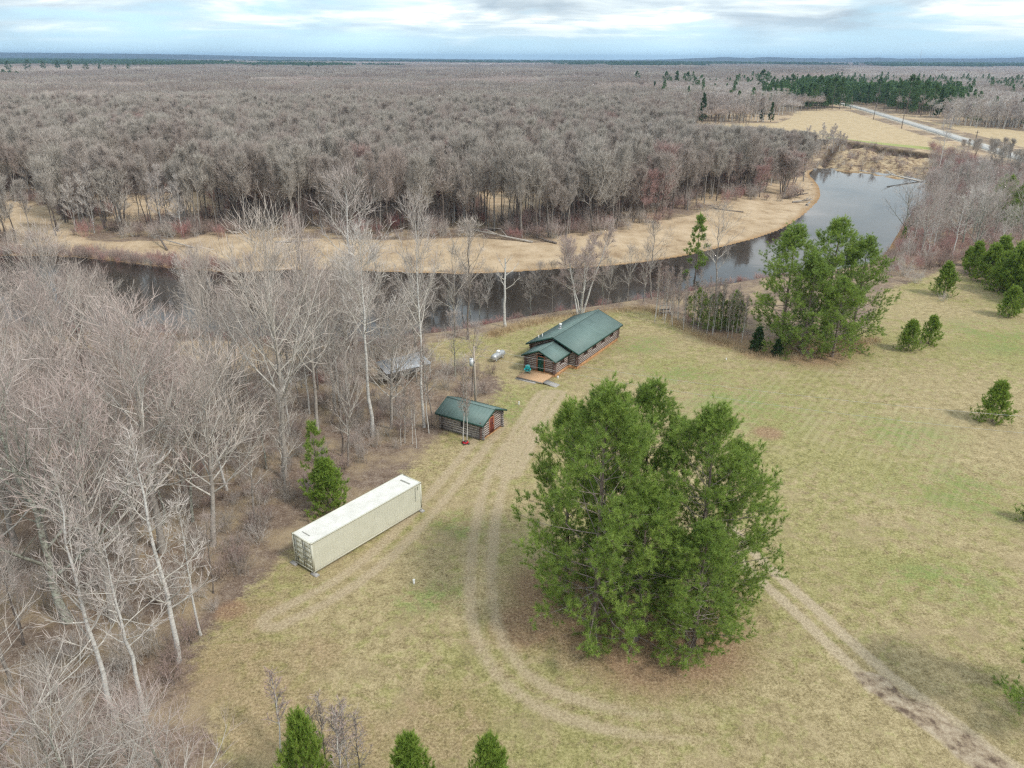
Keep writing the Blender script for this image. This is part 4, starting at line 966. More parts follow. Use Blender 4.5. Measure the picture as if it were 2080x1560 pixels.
U_, V_ = pj(X, Y, Z); HC = cap_h(X, Y, Z, np.where((U_ > 1400) & (V_ > 262), np.where(U_ < 1650, 262 + (U_ - 1400) * .04, 285.), np.where((U_ > 1900) & (V_ > 232 + (U_ - 1722) * .315), 232 + (U_ - 1722) * .315 + 14 + R_.uniform(0, 45, len(X)), -500.))) / 14.5; low_ = (HC < .25) | ((U_ > 1890) & (V_ > 240 + (U_ - 1722) * .315) & (R_.rand(len(X)) < .95)); sc = np.minimum(sc, HC); sx = np.minimum(sx, np.maximum(sc, .5))
X, Y, Z, sc, sx, idx, rz = [a[~low_] for a in (X, Y, Z, sc, sx, idx, rz)]
NI = 285; U_f = pj(X, Y, Z)[0]
lab = {8: ('pale stemmed leafless tree in the first rows of forest across the river', 'pale trees across the river'), 9: ('reddish twigged leafless tree in the first rows of forest across the river', 'reddish trees across the river')}
for i_ in range(NI):
    lb, gp = lab.get(int(idx[i_]), ('grey leafless hardwood tree in the first rows of forest across the river', 'grey trees across the river'))
    lb = ({8: 'pale stemmed', 9: 'reddish twigged'}.get(int(idx[i_]), ('dark stemmed', 'grey')[int(idx[i_]) % 2])) + (' tall' if sc[i_] > 1.1 else ' small') + ' leafless tree ' + ('in the front row ' if sdw(X[i_:i_+1], Y[i_:i_+1])[0] < 24 else 'behind the front row ') + next(t for q, t in ((330, 'above the left sandbank end'), (700, 'above the left sandbank'), (1000, 'across the river from the tall birches'), (1280, 'across the river from the cabin'), (9999, 'above the sandbank tip')) if U_f[i_] < q)
    put_one('hardwood_tree', FT[idx[i_]], (X[i_], Y[i_], Z[i_]), sc[i_], rz[i_], lb, 'tree', gp, sx[i_])
s_ = slice(NI, None)
scatter_object('woods', np.c_[X, Y, Z][s_], FT, idx[s_], rz[s_], np.c_[sx, sx, sc][s_])

# --- distant woods as patches of many small trees
def patch(seed, twig, limb, size=50., n=85, hh=(9, 14), con=0., dens=110, bl=1.5, bw=.20, con_h=(12, 18), conmat='needles_far'):
    rng = np.random.RandomState(seed); m = MB(); tints = []
    for i_ in range(n):
        x, y = rng.uniform(-size / 2, size / 2, 2); h = rng.uniform(*hh)
        if rng.rand() < con:
            h = rng.uniform(*con_h); r_ = h * .2; nn = 260
            t = rng.rand(nn) ** .8 * .85 + .13; a = rng.rand(nn) * 6.28; rr = r_ * (1.05 - t) ** .7 * 1.3 * rng.rand(nn) ** .4
            c = np.c_[x + rr * np.cos(a), y + rr * np.sin(a), t * h]; d = nrm(rng.randn(nn, 3) + [0, 0, .2]) * 1.3
            s = nrm(np.cross(d, rng.randn(nn, 3))) * .45
            V_ = np.stack([c - d * .5 - s, c - d * .5 + s, c + d * .5], 1).reshape(-1, 3); m.add(V_, np.arange(len(V_)).reshape(-1, 3), mat=MAT[conmat]); tints.append(np.repeat(rng.rand(nn) * .6 + .2, 3))
            continue
        P = np.array([[x, y, -.5], [x + rng.randn() * .5, y + rng.randn() * .5, h * .9]]); v_, q_ = tubes(P[None], np.array([[.16, .06]]), 3); m.add(v_, Q=q_, mat=MAT[limb]); tints.append(np.zeros(len(v_)))
        r_ = h * rng.uniform(.2, .30)
        d = nrm(rng.randn(dens, 3)); d[:, 2] = np.abs(d[:, 2]) * .9 - .1
        c = np.array([x, y, h * .62]) + d * [r_, r_, h * .36] * (rng.rand(dens, 1) ** .45)
        dd = nrm(d + [0, 0, .5] + rng.randn(dens, 3) * .35) * bl
        s = nrm(np.cross(dd, rng.randn(dens, 3))) * bw / 2
        V_ = np.stack([c - dd * .5 - s, c - dd * .5 + s, c + dd * .5], 1).reshape(-1, 3); m.add(V_, np.arange(len(V_)).reshape(-1, 3), mat=MAT[twig]); tints.append(np.repeat(np.full(dens, rng.rand()), 3))
    me = m.mesh('patch'); a = me.attributes.new('tint', 'FLOAT', 'POINT'); a.data.foreach_set('value', np.concatenate(tints).astype(np.float32)); return me
PT = [patch(1, 'twig_far', 'bark_dark'), patch(2, 'twig_grey', 'bark_grey'), patch(3, 'twig_pink', 'limb_pale', hh=(8, 13)), patch(4, 'twig_far', 'bark_dark', con=.06),
      patch(5, 'twig_pale', 'bark_birch', hh=(9, 13)), patch(6, 'twig_far', 'bark_dark', con=.7, n=80), patch(7, 'twig_grey', 'bark_dark', hh=(10, 15))]
def far_patches():
    P = []; I = []; S = []
    for (y0, y1, step, sxy, szz) in ((452, 1500, 44, 1., 1.), (1500, 4200, 95, 2.1, 1.15), (4200, 9400, 260, 5.6, 1.4)):
        xm = y1 * .72 + 60
        X, Y = jgrid(-xm, xm, y0, y1, step); k = inview(X, Y, 8, 150 if y0 < 1000 else 60)
        mrg = step * .62
        k &= sdist(FIELD, X, Y) < -mrg * .7; k &= sdist(FIELD2, X, Y) < -mrg * .7; k &= linedist(ROAD, X, Y) > mrg * .75 + 6
        X, Y = X[k], Y[k]
        u, v = pj(X, Y, 0.); cl = vnoise(X, Y, 160 if y0 < 1000 else 600, 3); q = R_.rand(len(X)); cl2 = vnoise(X + 900, Y, 300 if y0 < 1000 else 1200, 3)
        i_ = np.where(cl > .58, 6, np.where(cl > .50, 0, np.where(cl > .42, 1, 2)))
        if y0 < 1000:
            i_ = np.where((u > 1380) & (cl2 > .42), np.where(q < .5, 4, 3), i_)
            i_ = np.where((u > 1600) & (u < 1735) & (v < 226) & (v > 185), np.where(q < .6, 5, 3), i_)
            i_ = np.where((u > 1750) & (u < 1960) & (v < 240) & (v > 196), np.where(q < .55, 5, 3), i_)
            i_ = np.where((u > 1905) & (v > 195) & (v < 262), np.where(q < .8, 4, 3), i_)
        else:
            i_ = np.where((cl2 > .64) & (q < .6), 5, i_); i_ = np.where((u < 1000) & (cl2 < .48) & (v < 140), 4, i_)
            i_ = np.where((u < 330) & (v < 133) & (v > 121), 5, i_)
            i_ = np.where((u > 1790) & (v > 127) & (v < 140) & (cl2 > .40), 5, i_); i_ = np.where((u > 1700) & (v >= 140), np.where(q < .7, 4, 2), i_)
        P.append(np.c_[X, Y, hz(X, Y)]); I.append(i_); S.append(np.c_[np.full(len(X), sxy), np.full(len(X), sxy), szz * R_.uniform(.85, 1.15, len(X))])
    P = np.vstack(P); I = np.concatenate(I); S = np.vstack(S); return P, I, S
P, I, S = far_patches()
scatter_object('distant_forest', P, PT, I, R_.randint(0, 4, len(P)) * math.pi / 2 + R_.uniform(-.2, .2, len(P)), S)
# single evergreens that stand out over the far woods
ev = [(1293, 172, 145, 0), (1352, 180, 146, 0), (1373, 180, 145, 1), (1395, 181, 147, 0), (1411, 190, 158, 0), (1328, 192, 165, 2), (1299, 200, 182, 2), (1546, 190, 143, 0), (1570, 186, 156, 1), (1604, 205, 152, 0), (1594, 190, 155, 1), (1637, 190, 152, 0),
      (1565, 248, 208, 2), (1546, 247, 212, 2), (1430, 240, 218, 2), (1427, 250, 190, 2), (1660, 215, 155, 0), (1675, 220, 160, 1), (1690, 222, 158, 0), (1705, 222, 160, 0), (1640, 222, 170, 2), (1625, 222, 175, 2), (1650, 222, 172, 0),
      (1780, 218, 158, 0), (1795, 225, 170, 1), (1840, 232, 155, 0), (1852, 230, 160, 1), (1870, 236, 165, 0), (1890, 238, 172, 0), (1905, 240, 178, 2), (1925, 238, 182, 0), (1820, 226, 165, 0), (1760, 215, 172, 2), (2064, 250, 202, 2), (2072, 236, 200, 0),
      (60, 150, 122, 0), (90, 150, 124, 0), (120, 150, 123, 1), (145, 150, 124, 0), (178, 152, 128, 0), (262, 148, 130, 0), (20, 152, 124, 0), (205, 150, 131, 1), (236, 149, 133, 0), (543, 142, 128, 0), (628, 145, 130, 2), (646, 145, 133, 2)]
for i_, (u, v, vt, k) in enumerate(ev):
    x, y, z = gat(u, v); s = top_h(u, v, vt) / (18, 17, 14)[k]
    reg = 'beside the far road' if u > 1590 else ('over the woods beyond the tan field' if u > 1200 else 'on the far left horizon')
    put_one('evergreen_tree', FP[k], (x, y, z), s, i_ * 1.7, ('dark spired spruce ' if k == 2 else ('ragged open crowned pine ' if k == 1 else 'rounded dark green pine ')) + 'standing ' + reg, 'tree', 'evergreens ' + reg, s * (1. if u > 1590 else 1.15))
# pale aspen rows round the field
for i_ in range(46):
    if i_ < 20: u = 1465 + i_ * 6.5 + R_.uniform(-3, 3); v = 245 + R_.uniform(-7, 3) if u < 1560 else 236 + R_.uniform(-6, 0)
    else: u = 1912 + (i_ - 20) * 7.2 + R_.uniform(-4, 4); v = 258 + (u - 1912) * .035 + R_.uniform(-9, 2)
    x, y, z = gat(u, v); s = R_.uniform(13, 18) / 13
    put_one('roadside_aspen', FT[8], (x, y, z), s, R_.uniform(0, 6), 'white stemmed aspen at the edge of the woods ' + ('left of the tan field' if i_ < 20 else 'right of the far road'), 'tree', 'aspens ' + ('left of the tan field' if i_ < 20 else 'right of the far road'), s * 1.2)
for i_ in range(14):
    u = 1640 + i_ * 5.5 + R_.uniform(-2, 2); v = 292 + (i_ % 5) * 6 + R_.uniform(-4, 4)
    x, y, z = gat(u, v); s = R_.uniform(6, 9) / 13
    put_one('bank_birch', FT[8], (x, y, z), s, R_.uniform(0, 6), 'small white stemmed birch where the forest meets the crumbling bank', 'tree', 'small birches by the crumbling bank', s * 1.1)
for i_ in range(16):
    u = R_.uniform(1505, 1640); v = R_.uniform(372, 404) - max(0, u - 1560) * .12; x, y, z = gat(u, v); s = R_.uniform(.6, .95); k = (9, 3, 9, 1)[i_ % 4]
    put_one('hardwood_tree', FT[k], (x, y, z), s, R_.uniform(0, 6), ('reddish twigged' if k == 9 else 'grey') + ' bushy leafless tree crowding the tip of the sandbank', 'tree', 'trees at the sandbank tip', s * 1.35)
for i_ in range(12):
    u = R_.uniform(1500, 1630); v = R_.uniform(392, 412) - max(0, u - 1560) * .1; x, y, z = gat(u, v); s = R_.uniform(1., 1.9)
    put_one('shrub', BR[i_ % 4], (x, y, z), s, R_.uniform(0, 6), 'low tangled leafless shrub at the tip of the sandbank', 'shrub', 'shrubs at the sandbank tip', s * 1.3)
x, y, z = gat(1592, 398); put_one('leaning_tree', FT[3], (x, y, z), .95, 1., 'dark many stemmed tree at the tip of the sandbank', 'tree', None, 1.3)

# --- dead grass fringe along the bank
def grass_mesh():
    rng = np.random.RandomState(8)
    X, Y = [], []
    L = smooth_open(pts([(1000, 680), (1060, 660), (1120, 648), (1310, 624), (1345, 640), (1400, 676), (1480, 700)]), 3)
    for i_ in range(9000):
        k = rng.randint(len(L) - 1); t = rng.rand(); p = L[k] * (1 - t) + L[k + 1] * t; X.append(p[0] + rng.randn() * .5); Y.append(p[1] + rng.randn() * .9)
    Lb = smooth_open(pts([(1520, 715), (1600, 730), (1700, 712), (1780, 690)]), 2)
    for i_ in range(3500):
        k = rng.randint(len(Lb) - 1); t = rng.rand(); p = Lb[k] * (1 - t) + Lb[k + 1] * t; X.append(p[0] + rng.randn() * .6); Y.append(p[1] + rng.randn() * .8)
    X = np.array(X); Y = np.array(Y); n_ = len(X); Z = hz(X, Y)
    b = np.c_[X, Y, Z - .02]; d = nrm(rng.randn(n_, 3) * [.3, .3, 0] + [0, 0, 1]) * rng.uniform(.3, .9, (n_, 1)); s = nrm(np.cross(d, rng.randn(n_, 3))) * .02
    V_ = np.stack([b - s, b + s, b + d], 1).reshape(-1, 3)
    return mk_mesh('dead_grass', V_, np.arange(len(V_)).reshape(-1, 3), mats=[MAT['straw']])
varied('straw', (.42, .30, .18), (.60, .48, .31), .6, .9)
o = bpy.data.objects.new('dead_grass', grass_mesh()); SC.collection.objects.link(o); tag(o, kind='stuff')
def steel(c1_, c2_, low):
    def f(b):
        v = tco(); n_ = noise(v, 1.2, 5, .6); st_ = noise(vscale(v, (6, 6, .5)), 1.5, 5, .7); sp_ = noise(v, 7, 4, .7)
        c = ramp(n_, [(.35, c1_), (.65, c2_)])
        c = mixc(ramp(st_, [(.58, 0), (.8, .16)]), c, (.36, .32, .24)); c = mixc(ramp(sp_, [(.72, 0), (.78, .45)]), c, (.28, .16, .09))
        if low:
            s_ = nt.nodes.new('ShaderNodeSeparateXYZ'); nt.links.new(v, s_.inputs[0])
            c = mixc(mth('MULTIPLY', ramp(s_.outputs[2], [(.0, .6), (.35, 0)]), ramp(sp_, [(.3, .2), (.6, 1)])), c, (.30, .25, .17))
        nt.links.new(c, b.inputs['Base Color'])
    return f
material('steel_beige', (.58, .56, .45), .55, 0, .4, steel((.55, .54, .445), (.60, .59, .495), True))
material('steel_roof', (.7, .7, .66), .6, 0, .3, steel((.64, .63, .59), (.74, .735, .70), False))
varied('metal_sheet', (.22, .235, .26), (.48, .50, .53), 1.5, .5, .3)
varied('metal_dark', (.16, .165, .18), (.30, .31, .33), 1.5, .5, .3)
material('gasket', (.10, .10, .09), .7); material('steel_light', (.60, .60, .54), .4, .3); material('plate_grey', (.33, .33, .30), .6); material('plate_dark', (.10, .11, .09), .6)
material('turquoise', (.012, .36, .38), .45); material('transformer', (.62, .64, .66), .4, .2); material('wire', (.55, .55, .55), .5, .5); material('mower_red', (.45, .02, .03), .4)
varied('pole_wood', (.30, .25, .20), (.46, .40, .34), 3, .9, stretch=(4, 4, .3))
# ------------------------------------------------------------------ log buildings
varied('log_brown', (.085, .052, .045), (.20, .13, .11), 4, .8, bmp=.3)
varied('log_grey', (.13, .11, .105), (.34, .31, .295), 4, .9, bmp=.3)
varied('chinking', (.42, .38, .35), (.62, .59, .56), 2.5, .9)
def roof_mat(b):
    v = tco(); n_ = noise(v, .8, 4, .6); nt.links.new(ramp(n_, [(.3, (.125, .185, .172)), (.7, (.16, .23, .215))]), b.inputs['Base Color'])
    nt.links.new(ramp(n_, [(.3, .55), (.7, .65)]), b.inputs['Roughness'])
material('roof_green', (.07, .13, .12), .6, .0, .35, roof_mat)
material('trim_green', (.025, .075, .06), .5)
varied('wood_orange', (.30, .15, .065), (.52, .29, .14), 3, .8)
varied('deck_wood', (.40, .245, .135), (.62, .41, .25), 2.5, .8, stretch=(1, 6, 1))
varied('frame_red', (.35, .13, .08), (.45, .18, .10), 3, .7)
material('door_green', (.012, .075, .055), .45)
material('door_red', (.15, .035, .025), .6)
material('glass_dark', (.02, .022, .026), .08, 0, .8)
varied('metal_grey', (.36, .37, .38), (.55, .56, .57), 4, .45, .5)
varied('wood_grey', (.25, .235, .22), (.45, .43, .41), 4, .9, stretch=(1, 4, 1))
material('white_paint', (.78, .78, .77), .5)
material('iron', (.12, .12, .12), .5, .8)

def stack(m, p0, p1, z0, z1, log, gable=None, holes=(), ext=.32, phase=0., rad=.105, step=.25):
    """round logs with pale mortar between them, from p0 to p1; gable=(ridge height, half width); holes=[(from, to, z0, z1)] along the wall"""
    p0 = np.array(p0, float); p1 = np.array(p1, float); L = np.linalg.norm(p1 - p0); d = (p1 - p0) / L; n_ = np.array([-d[1], d[0]])
    zt = gable[0] if gable else z1
    z = z0 + rad + phase * step / 2; rr = random.Random(int(L * 100))
    def seg(a, b, zc, mat, th, hh, tube_=True):
        A = p0 + d * a; B = p0 + d * b
        if tube_:
            m.tube([(A[0], A[1], zc), ((A[0] + B[0]) / 2, (A[1] + B[1]) / 2, zc + rr.uniform(-.01, .01)), (B[0], B[1], zc)], hh * rr.uniform(.94, 1.06), 8, MAT[mat])
        else:
            q = n_ * th
            V = [(A[0] - q[0], A[1] - q[1], zc - hh), (B[0] - q[0], B[1] - q[1], zc - hh), (B[0] + q[0], B[1] + q[1], zc - hh), (A[0] + q[0], A[1] + q[1], zc - hh)]
            V += [(x, y, zc + hh) for x, y, _ in V]; m.hexa(V, MAT[mat])
    def cut(a, b, lo, hi):
        out = [(a, b)]
        for (h0, h1, hz0, hz1) in holes:
            if hi > hz0 and lo < hz1:
                nn = []
                for s, e in out:
                    if h0 > s: nn.append((s, min(e, h0)))
                    if h1 < e: nn.append((max(s, h1), e))
                out = [q for q in nn if q[1] - q[0] > .05]
        return out
    while z + rad < zt - .02:
        a, b = -ext, L + ext
        if gable and z > z1:
            half = L / 2 * max(0, (gable[0] - z) / (gable[0] - z1)) - .1; a, b = L / 2 - half, L / 2 + half
            if half < .2: break
        elif rr.random() < .5: a += rr.uniform(0, .12); b -= rr.uniform(0, .1)
        for s, e in cut(a, b, z - rad, z + rad): seg(s, e, z, log, 0, rad)
        ca, cb = max(a, .02), min(b, L - .02)
        for s, e in cut(ca, cb, z - step / 2, z + step / 2): seg(s, e, z, 'chinking', rad * .62, step / 2 - .001, False)
        z += step
def slab(m, P, th, mat):                 # quad P (4 points, counter clockwise from above) with thickness below
    P = [np.array(p, float) for p in P]; n_ = np.cross(P[1] - P[0], P[2] - P[0]); n_ = n_ / np.linalg.norm(n_)
    m.hexa([p - n_ * th for p in P] + P, MAT[mat])
def gable_roof(m, l0, l1, s0, hr, ez, rz, ribs=True, mat='roof_green'):
    for sg in (-1, 1):
        A = (l0, s0, rz); B = (l1, s0, rz); C = (l1, s0 + sg * hr, ez); D = (l0, s0 + sg * hr, ez)
        P = [A, B, C, D] if sg < 0 else [D, C, B, A]
        if sg < 0: P = [D, C, B, A]
        else: P = [A, B, C, D]
        e1 = np.array(P[1], float) - P[0]; e2 = np.array(P[2], float) - P[0]
        if np.cross(e1, e2)[2] < 0: P = P[::-1]
        slab(m, P, .07, mat)
        if ribs:
            nr = int((l1 - l0) / .45)
            for i_ in range(1, nr):
                x = l0 + (l1 - l0) * i_ / nr
                m.hexa([(x - .014, s0, rz + .001), (x + .014, s0, rz + .001), (x + .014, s0 + sg * hr, ez + .001), (x - .014, s0 + sg * hr, ez + .001),
                        (x - .008, s0, rz + .012), (x + .008, s0, rz + .012), (x + .008, s0 + sg * hr, ez + .012), (x - .008, s0 + sg * hr, ez + .012)] if sg > 0 else
                       [(x + .014, s0, rz + .001), (x - .014, s0, rz + .001), (x - .014, s0 + sg * hr, ez + .001), (x + .014, s0 + sg * hr, ez + .001),
                        (x + .008, s0, rz + .012), (x - .008, s0, rz + .012), (x - .008, s0 + sg * hr, ez + .012), (x + .008, s0 + sg * hr, ez + .012)], MAT[mat])
def roof_trim(m, l0, l1, s0, hr, ez, rz):
    for l in (l0, l1):
        o = -.03 if l == l0 else .0
        for sg in (-1, 1):
            V = [(l + o, s0, rz - .17), (l + o + .03, s0, rz - .17), (l + o + .03, s0 + sg * hr, ez - .17), (l + o, s0 + sg * hr, ez - .17)]
            W_ = [(x, y, z + .20) for x, y, z in V]
            if sg < 0: V = V[::-1]; W_ = W_[::-1]
            m.hexa(V + W_, MAT['trim_green'])
    for sg in (-1, 1):
        y = s0 + sg * (hr + .001); m.box((l0, min(y, y + sg * .03), ez - .15), (l1, max(y, y + sg * .03), ez + .03), MAT['trim_green'])
    for sg in (-1, 1):
        sl = (rz - ez) / hr
        V = [(l0 - .03, s0, rz + .012), (l1 + .03, s0, rz + .012), (l1 + .03, s0 + sg * .16, rz - .16 * sl + .026), (l0 - .03, s0 + sg * .16, rz - .16 * sl + .026)]
        W_ = [(x, y, z + .022) for x, y, z in V]
        if sg < 0: V = V[::-1]; W_ = W_[::-1]
        m.hexa(V + W_, MAT['roof_green'])
def door(parent, x, y, rz, zb, w_, h, matn, framen, facing=-1):
    m = MB(); c = (x, y, 0)
    m.box((x - .03, y - w_ / 2, zb), (x + .03, y + w_ / 2, zb + h), MAT[matn], rz, c)
    for k in range(2):
        for q in (-1, 1):
            yy = y + q * w_ * .22; m.box((x - .045, yy - w_ * .14, zb + .2 + k * h * .46), (x - .031, yy + w_ * .14, zb + .2 + k * h * .46 + h * .33), MAT[matn], rz, c)
    dd = m.obj('door', parent)
    f = MB()
    for q in (-1, 1): f.box((x - .07, y + q * (w_ / 2 + .06) - .06, zb), (x + .05, y + q * (w_ / 2 + .06) + .06, zb + h + .12), MAT[framen], rz, c)
    f.box((x - .068, y - w_ / 2, zb + h), (x + .05, y + w_ / 2, zb + h + .12), MAT[framen], rz, c); f.obj('door_frame', dd)
    k = MB(); k.tube([(x - .04, y - w_ * .38, zb + 1.0), (x - .12, y - w_ * .38, zb + 1.0)], .03, 8, MAT['metal_grey']); k.obj('handle', dd)
    return dd
def window(parent, x, y, z, w_, h, ax, framen='frame_red', sgn=-1):
    """window in a wall; ax 'l' = lies along local x (faces -y*sgn)"""
    f = MB(); g = MB()
    if ax == 'l':
        for a, b in (((x - w_ / 2 - .06, z - h / 2 - .06), (x + w_ / 2 + .06, z - h / 2)), ((x - w_ / 2 - .06, z + h / 2), (x + w_ / 2 + .06, z + h / 2 + .06)), ((x - w_ / 2 - .06, z - h / 2), (x - w_ / 2, z + h / 2)), ((x + w_ / 2, z - h / 2), (x + w_ / 2 + .06, z + h / 2)), ((x - .02, z - h / 2), (x + .02, z + h / 2))):
            f.box((a[0], y - .13, a[1]), (b[0], y + .13, b[1]), MAT[framen])
        g.box((x - w_ / 2, y - .02, z - h / 2), (x + w_ / 2, y + .02, z + h / 2), MAT['glass_dark'])
    else:
        for a, b in (((y - w_ / 2 - .06, z - h / 2 - .06), (y + w_ / 2 + .06, z - h / 2)), ((y - w_ / 2 - .06, z + h / 2), (y + w_ / 2 + .06, z + h / 2 + .06)), ((y - w_ / 2 - .06, z - h / 2), (y - w_ / 2, z + h / 2)), ((y + w_ / 2, z - h / 2), (y + w_ / 2 + .06, z + h / 2))):
            f.box((x - .13, a[0], a[1]), (x + .13, b[0], b[1]), MAT[framen])
        g.box((x - .02, y - w_ / 2, z - h / 2), (x + .02, y + w_ / 2, z + h / 2), MAT['glass_dark'])
    fo = f.obj('window', parent); g.obj('pane', fo)

# main cabin; local x runs from the porch end along the ridge, local y to the river side
cab = empty('log_cabin', (5.57, 96.21, h1(5.57, 96.21)), 1.0306); tag(cab, 'long log cabin with green metal roof and gabled entrance porch by the river', 'cabin')
L_, hw, ez, rz_ = 13.1, 3.47, 2.35, 4.0; hr = 4.0; wt = 2.42
ta, ts, thr, tez, trz, thw = 4.09, -.18, 2.53, 2.31, 3.43, 2.12
zf = .42
m = MB(); stack(m, (0, -hw), (L_, -hw), zf, wt, 'log_brown', holes=[(1.9, 2.9, 1.35, 2.1), (4.6, 5.6, 1.35, 2.1), (7.4, 8.4, 1.35, 2.1), (10.3, 11.3, 1.35, 2.1)]); m.obj('wall', cab)['label'] = 'long log side wall facing the lawn'
m = MB(); stack(m, (L_, hw), (0, hw), zf, wt, 'log_brown', holes=[(3, 4.2, 1.2, 2.1), (8, 9.2, 1.2, 2.1)]); m.obj('wall', cab)['label'] = 'long log side wall facing the river'
m = MB(); stack(m, (L_, -hw), (L_, hw), zf, wt, 'log_brown', gable=(rz_ - .12, hw), phase=1, holes=[(2.9, 4.1, 1.2, 2.1)]); m.obj('wall', cab)['label'] = 'far gable wall of logs'
m = MB(); stack(m, (0, hw), (0, -hw), zf, wt, 'log_brown', gable=(rz_ - .12, hw), phase=1); m.obj('wall', cab)['label'] = 'near gable wall of logs above the porch roof'
m = MB(); stack(m, (-ta, ts - thw), (0, ts - thw), zf, 2.25, 'log_brown', ext=.30, holes=[(1.4, 2.5, 1.3, 2.0)]); m.obj('porch_wall', cab)
m = MB(); stack(m, (0, ts + thw), (-ta, ts + thw), zf, 2.25, 'log_brown', ext=.30); m.obj('porch_wall', cab)
m = MB(); stack(m, (-ta, ts + thw), (-ta, ts - thw), zf, 2.25, 'log_brown', gable=(trz - .1, thw), phase=1, holes=[(1.72, 2.78, 0, 2.55)], ext=.30); m.obj('porch_wall', cab)['label'] = 'front log wall of the porch with the green door'
m = MB(); gable_roof(m, -.6, L_ + .6, 0, hr, ez, rz_); roof_trim(m, -.6, L_ + .6, 0, hr, ez, rz_); rf = m.obj('roof', cab)
m = MB(); gable_roof(m, -ta - .5, .0, ts, thr, tez, trz); roof_trim(m, -ta - .5, -.02, ts, thr, tez, trz); m.obj('porch_roof', cab)
m = MB()
for (a, b) in (((0, -hw - .1, -.3), (L_, -hw + .06, zf)), ((0, hw - .06, -.3), (L_, hw + .1, zf)), ((L_ - .06, -hw + .06, -.3), (L_ + .1, hw - .06, zf)), ((-.1, -hw + .06, -.3), (.06, hw - .06, zf)),
               ((-ta, ts - thw - .1, -.3), (-.1, ts - thw + .06, zf)), ((-ta, ts + thw - .06, -.3), (-.1, ts + thw + .1, zf)), ((-ta - .1, ts - thw + .06, -.3), (-ta + .06, ts + thw - .06, zf))): m.box(a, b, MAT['wood_orange'])
m.obj('foundation_board', cab)
for x in (2.4, 5.1, 7.9, 10.8): window(cab, x, -hw, 1.72, .95, .68, 'l', 'log_brown')
window(cab, L_, 0, 1.65, 1.1, .8, 's'); window(cab, 9.5, hw, 1.65, 1.1, .8, 'l'); window(cab, 4.5, hw, 1.65, 1.1, .8, 'l'); window(cab, -ta + 1.95, ts - thw, 1.65, 1., .62, 'l', 'log_brown')
door(cab, -ta - .04, ts - .13, 0, zf, .95, 2.0, 'door_green', 'frame_red')
m = MB(); m.tube([(4.7, 1.55, 3.2), (4.7, 1.55, 3.95)], .14, 12, MAT['metal_grey']); m.tube([(4.7, 1.55, 3.93), (4.7, 1.55, 4.12)], [.22, .18], 12, MAT['white_paint']); m.box((4.45, 1.3, 3.2), (4.95, 1.8, 3.45), MAT['metal_grey']); m.obj('chimney', cab)
for x, y, z in ((1.3, 2.5, 2.85), (1.0, 2.9, 2.65)):
    m = MB(); m.tube([(x, y, z), (x, y, z + .62)], .05, 8, MAT['white_paint']); m.obj('vent_pipe', cab)
m = MB(); m.box((-ta - .2, ts - thw - .1, 2.05), (-ta - .1, ts - thw + .1, 2.22), MAT['wood_orange']); m.obj('wall_lamp', cab)
# deck: boards, rim, supports
m = MB(); y0, y1, x0, x1 = ts - thw + .1, 1.62, -7.1, -ta - .16
nb = 26
for i_ in range(nb):
    a = x0 + (x1 - x0) * i_ / nb; b = x0 + (x1 - x0) * (i_ + 1) / nb - .012; m.box((a, y0, .30), (b, y1, .34), MAT['deck_wood'])
dk_ = m.obj('deck', cab)
m = MB(); m.box((x0 + .02, y0 + .01, .12), (x0 + .06, y1 - .01, .296), MAT['wood_grey']); m.box((x0 + .07, y0 + .01, .12), (x1, y0 + .05, .296), MAT['deck_wood']); m.box((x0 + .07, y1 - .05, .12), (x1, y1 - .01, .296), MAT['deck_wood'])
m.box((x0 - .28, y0 + .9, -.1), (x0 - .02, y1 - .02, .13), MAT['wood_grey']); m.obj('deck_rim', dk_)
m = MB()
m.hexa([(-7.0, y0 - 1.9, -.03), (-5.9, y0 - 1.9, -.03), (-5.9, y0 - .02, .24), (-7.0, y0 - .02, .24), (-7.0, y0 - 1.9, .03), (-5.9, y0 - 1.9, .03), (-5.9, y0 - .02, .29), (-7.0, y0 - .02, .29)], MAT['wood_grey']); m.obj('ramp', cab)

# small log shed; local x runs to the door gable
shd = empty('log_shed', (-6.75, 78.10, h1(-6.75, 78.1)), -.5426); tag(shd, 'small weathered log shed with green metal roof and red door', 'shed')
Ls, shw, sez, srz, shr = 5.3, 1.95, 1.97, 3.06, 2.45
m = MB(); stack(m, (0, -shw), (Ls, -shw), .05, 2.05, 'log_grey', holes=[(2.6, 3.1, 1.05, 1.6)], rad=.12, step=.27); m.obj('wall', shd)['label'] = 'grey weathered front log wall'
m = MB(); stack(m, (Ls, shw), (0, shw), .05, 2.05, 'log_grey', rad=.12, step=.27); m.obj('wall', shd)
m = MB(); stack(m, (Ls, -shw), (Ls, shw), .05, 2.05, 'log_brown', gable=(srz - .1, shw), phase=1, holes=[(1.45, 2.25, 0, 1.95)], rad=.10, step=.25); m.obj('wall', shd)['label'] = 'gable wall of dark logs with the red door'
m = MB(); stack(m, (0, shw), (0, -shw), .05, 2.05, 'log_grey', gable=(srz - .1, shw), phase=1, rad=.12, step=.27); m.obj('wall', shd)
m = MB(); gable_roof(m, -.5, Ls + .5, 0, shr, sez, srz); roof_trim(m, -.5, Ls + .5, 0, shr, sez, srz); m.obj('roof', shd)
window(shd, 2.85, -shw, 1.32, .48, .5, 'l', 'log_grey')
dd = door(shd, 0, 0, 0, .1, .72, 1.78, 'door_red', 'frame_red'); dd.location = (Ls + .04, -.10, 0); dd.rotation_euler = (0, 0, math.pi)
m = MB(); m.box((Ls - .08, -shw, -.1), (Ls + .13, shw, .05), MAT['wood_orange']); m.obj('sill_board', shd)
m = MB()
